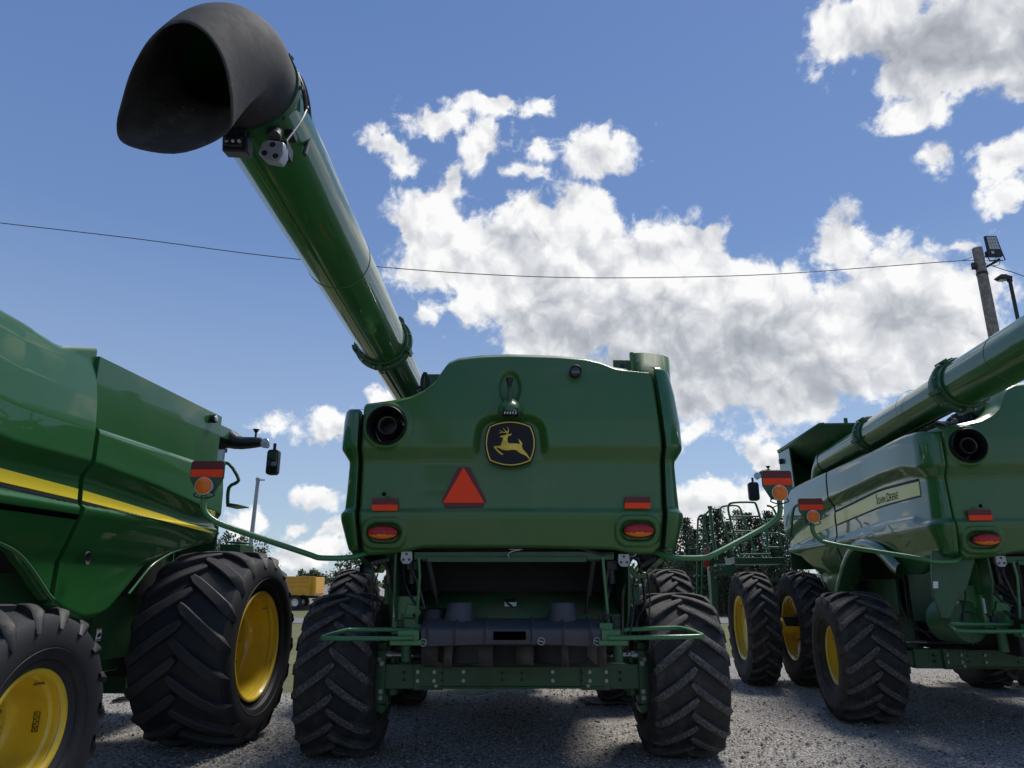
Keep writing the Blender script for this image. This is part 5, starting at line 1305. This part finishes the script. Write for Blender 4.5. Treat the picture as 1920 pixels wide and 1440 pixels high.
# left pole
D3 = 34.0; lt = at(473, 900, D3)
sl2 = empty('light_pole', (at(466, 1040, D3).x, D3, 0)); tag(sl2, 'pale thin light pole with a short arm between the left and middle combines', 'light pole')
mb = MB(); mb.cyl((0, 0, -.2), (.10, 0, lt.z), .12, .085, seg=16); mb.build('pole', 'galv', sl2)
mb = MB(); mb.box((.10, 0, lt.z + .03), (.18, .16, .14)); mb.tube([(.1, 0, lt.z), (.24, 0, lt.z)], .025, 8); mb.box((.30, 0, lt.z + .0), (.26, .14, .045)); mb.tube([(.06, 0, lt.z), (.04, 0, lt.z + .2)], .012, 6); mb.build('lamp_head', 'galv', sl2, bev=.01)
# overhead wires
def wire(pix, label, r=.013, name='overhead_wire'):
    P = [at(a, b, d) for a, b, d in pix]
    # smooth through the points
    out = []
    for i in range(len(P) - 1):
        p0, p1, p2, p3 = P[max(i - 1, 0)], P[i], P[i + 1], P[min(i + 2, len(P) - 1)]
        for k in range(10):
            t = k / 10; out.append(.5 * ((2 * p1) + (-p0 + p2) * t + (2 * p0 - 5 * p1 + 4 * p2 - p3) * t * t + (-p0 + 3 * p1 - 3 * p2 + p3) * t ** 3))
    out.append(P[-1]); mb = MB(); mb.tube(out, r, 6); o = mb.build(name, 'wire'); tag(o, label, 'wire')
    return o
wire([(-420,370,21),(0,418,21),(250,447,21),(470,476,21),(640,494,21),(850,511,21),(1050,520,21),(1250,520,21),(1450,514,21),(1650,500,21),(1812,488,21),(1836,491,21)], 'thin sagging wire crossing the sky from the left edge to the wooden pole', .014)
wire([(1800,489,20.9),(1812,486,20.9),(1822,482,20.9)], 'short wire tail joining the span to the pole fitting', .012)
wire([(1842,492,21),(1880,505,21),(1925,520,21),(2100,590,21)], 'wire leaving the wooden pole towards the right edge', .013)
wire([(1850,560-72,20.9),(1858,490,20.9),(1866,486,20.9),(1872,478,20.8)], 'small drooping cable under the floodlight', .010)

# ---------------------------------------------------------------- far things
M['bark'] = mat('bark', (0.09, 0.07, 0.055), .95, vary=.3, vscale=9, bump=.6, bscale=20)
def leafmat(name, c, v=.45):
    m = mat(name, c, .75, spec=.25, vary=v, vscale=1.1); b = m.node_tree.nodes['Principled BSDF']
    b.inputs['Subsurface Weight'].default_value = 0; return m
M['needle'] = leafmat('conifer_needles', (0.040, 0.066, 0.036)); M['needle2'] = leafmat('conifer_needles_pale', (0.065, 0.092, 0.05))
M['leaf'] = leafmat('leaf_dark', (0.045, 0.068, 0.030)); M['leaf2'] = leafmat('leaf_mid', (0.075, 0.10, 0.045))
def clump(mb, c, r, n, size, mi, flat=1.0):
    for _ in range(n):
        d = Vector((random.gauss(0, 1), random.gauss(0, 1), random.gauss(0, 1) * flat)) * r * .5
        p = c + d; a = Vector((random.uniform(-1, 1), random.uniform(-1, 1), random.uniform(-1, 1))).normalized(); b = a.orthogonal().normalized()
        s = size * random.uniform(.5, 1.3)
        mb.add([p - a * s * .5, p + b * s * .38, p + a * s * .6, p - b * s * .38], [(0, 1, 2, 3)], mi)
def conifer(x, y, H, label, w=.22, dens=1.0):
    root = empty('conifer', (x, y, 0), random.uniform(0, 6)); tag(root, label, 'conifer', 'conifers behind the right combine')
    mb = MB(); mb.cyl((0, 0, -.2), (0, 0, H * .98), .16, .02, seg=8); mb.build('trunk', 'bark', root)
    mb = MB(); z = H * .04
    while z < H:
        f = z / H; L = H * w * (1 - f) ** .8 * random.uniform(.75, 1.2) + .12; nb = 6
        for k in range(nb):
            a = random.uniform(0, 2 * PI); LL = L * random.uniform(.6, 1.15)
            mb.add([(0, 0, z), (0, .03, z), (LL * math.cos(a), LL * math.sin(a), z - LL * .12)], [(0, 1, 2)], 0)
            m = max(2, int(LL * 4.2))
            for j in range(m):
                t = (j + .6) / m; p = Vector((LL * t * math.cos(a), LL * t * math.sin(a), z - LL * .22 * t + .10 * t * t * LL + random.uniform(-.05, .05)))
                clump(mb, p, .26 + .14 * (1 - t), int(14 * dens), .125, random.choice((0, 0, 1)), .5)
        z += .30 * (1 - f * .35)
    mb.build('crown', ['needle', 'needle2'], root, fix=False, ang=180)
def bush(x, y, H, Wd, label, name='leafy_tree', group=None, size=.17, n=240, cat='tree'):
    root = empty(name, (x, y, 0), 0); tag(root, label, cat, group)
    mb = MB(); mb.tube([(0, 0, -.2), (.05, 0, H * .3), (-.03, .05, H * .6)], [.14, .09, .04], 8)
    tips = []
    for k in range(16):
        a = random.uniform(0, 2 * PI); e = random.uniform(.1, 1.0); h0 = H * random.uniform(.12, .5)
        p = Vector((math.cos(a) * Wd * .5 * math.cos(e) , math.sin(a) * Wd * .5 * math.cos(e), min(H * .97, h0 + H * .5 * math.sin(e))))
        mb.tube([(0, 0, h0), p * .5 + Vector((0, 0, h0 * .5 + .1)), p], [.05, .03, .012], 6); tips.append(p)
    mb.build('trunk', 'bark', root)
    mb = MB()
    for k in range(n):
        if random.random() < .6: c = random.choice(tips) + Vector((random.gauss(0, .06), random.gauss(0, .06), random.gauss(0, .05))) * Wd
        else:
            a = random.uniform(0, 2 * PI); r = math.sqrt(random.random()); u = random.random()
            c = Vector((math.cos(a) * r * Wd * .5 * math.sqrt(max(.05, 1 - (u * 1.05 - .4) ** 2)), math.sin(a) * r * Wd * .5, H * (.08 + .88 * u)))
        clump(mb, c, Wd * .07 + .08, 26, size, random.choice((0, 0, 1)))
    mb.build('crown', ['leaf', 'leaf2'], root, fix=False, ang=180)
random.seed(21)
# conifers: (pixel x, pixel y of the tip, distance)
CON = [(1262,985,50,'conifer in the row, partly behind the middle combine'), (1283,962,47,'slim conifer just right of the middle combine'), (1300,985,50,'low conifer between two taller ones in the row'), (1322,960,48,'conifer behind the slanting ladder rail'),
       (1342,945,46,'narrow pointed conifer, the tallest by the ladder post'), (1362,968,50,'conifer behind the left rail hoop'), (1383,945,47,'broad bushy conifer behind the rail hoops'), (1400,952,49,'conifer behind the right rail hoop'), (1420,965,47,'conifer left of the round amber lamp'),
       (1440,950,50,'conifer behind the warning light plate'), (1458,955,48,'last conifer before the right combine side'), (1480,960,52,'conifer hidden behind the right combine'), (1236,1000,52,'conifer behind the middle combine corner')]
for px, py, d, lb in CON:
    p = at(px, py + 10, d); conifer(p.x, d, p.z, lb, random.uniform(.20, .28), 1.0)
bush(at(462,1040,46).x, 46, at(462,1008,46).z, 3.3, 'open twiggy tree behind the pale light pole', group='trees beyond the road', n=170, size=.12)
bush(at(436,1040,44).x, 44, at(436,996,44).z, 3.0, 'loose dark tree beside the left combine', group='trees beyond the road', n=170, size=.15)
bush(at(577,1100,95).x, 95, at(577,1069,95).z, 3.4, 'small round tree behind the orange dump truck', group='trees beyond the road', n=200, size=.22)
bush(at(646,1100,70).x, 70, at(637,1070,70).z, 4.6, 'dark tree at the right end of the gravel heap', group='trees beyond the road', n=220, size=.2)
bush(at(662,1060,38).x, 38, at(648,1038,38).z, 1.9, 'slim leafy tree touching the edge of the middle combine', group='trees beyond the road', n=150, size=.14)
# far wood along the horizon
def far_wood():
    mb = MB(); random.seed(4)
    for i in range(900):
        a = random.uniform(-1.5, 1.5); d = random.uniform(150, 185); h = 4 + 2.5 * math.sin(a * 9) + 1.5 * math.sin(a * 31) + random.uniform(-1, 1)
        if -.50 < a < -.02: h *= .45
        c = Vector((d * math.sin(a), d * math.cos(a), 0))
        for k in range(5): clump(mb, c + Vector((random.uniform(-2, 2), random.uniform(-2, 2), max(.3, h * (k + .3) / 5))), 2.0, 9, 1.5, random.choice((0, 1)))
    o = mb.build('far_wood', ['leaf', 'leaf2'], fix=False, ang=180); tag(o, 'low dark line of distant woodland along the horizon', 'woodland', kind='stuff')
far_wood()
# gravel heap beyond the road
def heap():
    from mathutils import noise as mn
    c = at(640, 1120, 62); mb = MB(); rows = []
    for j in range(41):
        row = []
        for i in range(61):
            u, v = i / 30 - 1, j / 20 - 1; x, y = u * 6.5, v * 5
            r = math.hypot(u, v); z = 2.6 * max(0, 1 - r) ** .9 + (.12 * mn.noise(Vector((x, y, 0))) if r < 1 else -.1)
            row.append((c.x + .6 + x, c.y + y, z - .05))
        rows.append(row)
    mb.grid(rows); M['heap'] = mat('crushed_stone', (0.27, 0.265, 0.255), .95, vary=.35, vscale=5, bump=.8, bscale=18)
    o = mb.build('gravel_heap', 'heap', ang=60, fix=False); tag(o, 'grey heap of crushed stone beside the orange dump truck', 'gravel heap')
heap()
# dump truck
def truck():
    M['tbed'] = mat('orange_dump_bed', (0.80, 0.38, 0.02), .45, coat=.3, vary=.1, vscale=2); M['chrome'] = mat('wheel_chrome', (.65, .65, .66), .25, metal=.8); M['tcab'] = mat('truck_cab_paint', (.55, .25, .02), .35, coat=.6)
    d = 57.0; R1 = at(598, 1130, d); root = empty('dump_truck', (R1.x, d, 0)); tag(root, 'orange yellow dump truck parked beyond the road, its rear end showing', 'dump truck')
    mb = MB(); y0, y1 = -1.2, 1.2
    P = [(0, 0, 1.15), (-.10, 0, 1.05), (-5.4, 0, 1.05), (-5.6, 0, 2.25), (-5.3, 0, 2.45), (-.05, 0, 2.38), (.0, 0, 2.30)]
    for y in (y0, y1): mb.prism([(x, y, z) for x, _, z in P], (0, .06 if y > 0 else -.06, 0))
    mb.box((-2.8, 0, 1.10), (5.3, 2.4, .08)); mb.box((-5.45, 0, 1.75), (.08, 2.4, 1.3)); mb.box((-.03, 0, 1.75), (.08, 2.4, 1.2))
    bd = mb.build('dump_bed', 'tbed', root, bev=.02)
    mb = MB()
    for z in (2.36, 2.05, 1.72, 1.12): mb.box((-2.75, y0 - .09, z), (5.4, .06, .07 if z < 2.3 else .12))
    for x in (-.12, -.45, -5.3): mb.box((x, y0 - .10, 1.7), (.16, .08, 1.25))
    mb.build('bed_ribs', 'tbed', bd, bev=.01)
    mb = MB(); mb.box((-3.6, 0, .92), (7.2, .9, .20)); mb.box((-.2, 0, .72), (.15, 1.9, .16)); mb.build('chassis', 'lampgrey', root)
    for x in (-1.55, -2.85, -7.2):
        for s in (-1, 1):
            mb = MB(); c = Vector((x, s * 1.0, .52)); mb.lathe([(-.14, .30), (-.15, .48), (-.12, .52), (.12, .52), (.15, .48), (.14, .30)], c, (0, s, 0), 32); w = mb.build('wheel', 'cleantyre', root)
            mb = MB(); mb.lathe([(.14, .30), (.13, .29), (.05, .24), (.04, .14), (.12, .12), (.12, .001)], c, (0, s, 0), 24); mb.build('wheel_hub', 'chrome', w)
    mb = MB(); mb.box((-6.6, 0, 1.9), (1.3, 2.2, 1.7)); mb.box((-7.9, 0, 1.35), (1.4, 1.7, .9)); cb = mb.build('cab', 'tcab', root, bev=.10)
    mb = MB(); mb.box((-6.6, 0, 2.25), (.9, 2.24, .6)); mb.build('cab_window', 'cabglass', cb)
    mb = MB(); mb.box((-4.5, -1.0, .75), (.9, .4, .5)); mb.cyl((-5.9, -.9, 1.0), (-5.9, -.9, 3.0), .07); mb.build('fuel_tank', 'chrome', root, bev=.03)
truck()
# pickup beyond the yard, mostly hidden by tyres
def pickup():
    M['white'] = mat('white_car_paint', (.62, .63, .64), .3, coat=1.0)
    p = at(1299, 1118, 34.0); root = empty('pickup_truck', (p.x - 2.3, 34.0, 0), R(8)); tag(root, 'white pickup glimpsed between the middle combine tyre and the ladder', 'pickup truck')
    mb = MB(); P = [(-2.7, 0, .45), (2.7, 0, .45), (2.75, 0, .85), (2.55, 0, 1.12), (1.45, 0, 1.22), (.75, 0, 1.78), (-.9, 0, 1.80), (-1.15, 0, 1.20), (-2.7, 0, 1.18)]
    mb.prism([(x, -.95, z) for x, _, z in P], (0, 1.9, 0)); b = mb.build('body', 'white', root, bev=.06)
    for s in (-1, 1):
        mb = MB(); mb.prism([(-.95, s * .955, 1.25), (1.25, s * .955, 1.25), (.70, s * .955, 1.68), (-.80, s * .955, 1.70)], (0, s * .01, 0)); mb.build('side_window', 'cabglass', b)
    mb = MB(); mb.prism([(1.47, -.8, 1.25), (1.47, .8, 1.25), (.82, .75, 1.74), (.82, -.75, 1.74)], (.02, 0, .02)); mb.build('windscreen', 'cabglass', b)
    for x in (-1.7, 1.75):
        for s in (-1, 1):
            mb = MB(); mb.lathe([(-.12, .2), (-.13, .34), (-.10, .38), (.10, .38), (.13, .34), (.12, .22), (.08, .20), (.08, .001)], (x, s * .88, .38), (0, s, 0), 24); mb.build('wheel', 'cleantyre', root)
    mb = MB(); mb.box((-2.71, .75, .98), (.03, .2, .3)); mb.box((-2.71, -.75, .98), (.03, .2, .3)); mb.build('tail_light', 'redlens', b)
pickup()
# flattened cardboard on the gravel under the middle combine
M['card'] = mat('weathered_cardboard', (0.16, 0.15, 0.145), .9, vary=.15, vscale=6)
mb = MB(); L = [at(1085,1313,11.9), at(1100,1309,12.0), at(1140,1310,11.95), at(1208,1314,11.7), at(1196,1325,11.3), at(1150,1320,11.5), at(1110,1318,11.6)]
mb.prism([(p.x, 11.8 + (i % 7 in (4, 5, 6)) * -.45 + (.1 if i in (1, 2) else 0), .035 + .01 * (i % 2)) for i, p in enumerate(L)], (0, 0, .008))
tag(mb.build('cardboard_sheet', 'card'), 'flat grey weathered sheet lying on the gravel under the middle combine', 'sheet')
S.render.engine = 'CYCLES'
try: S.cycles.max_bounces = 8
except Exception: pass
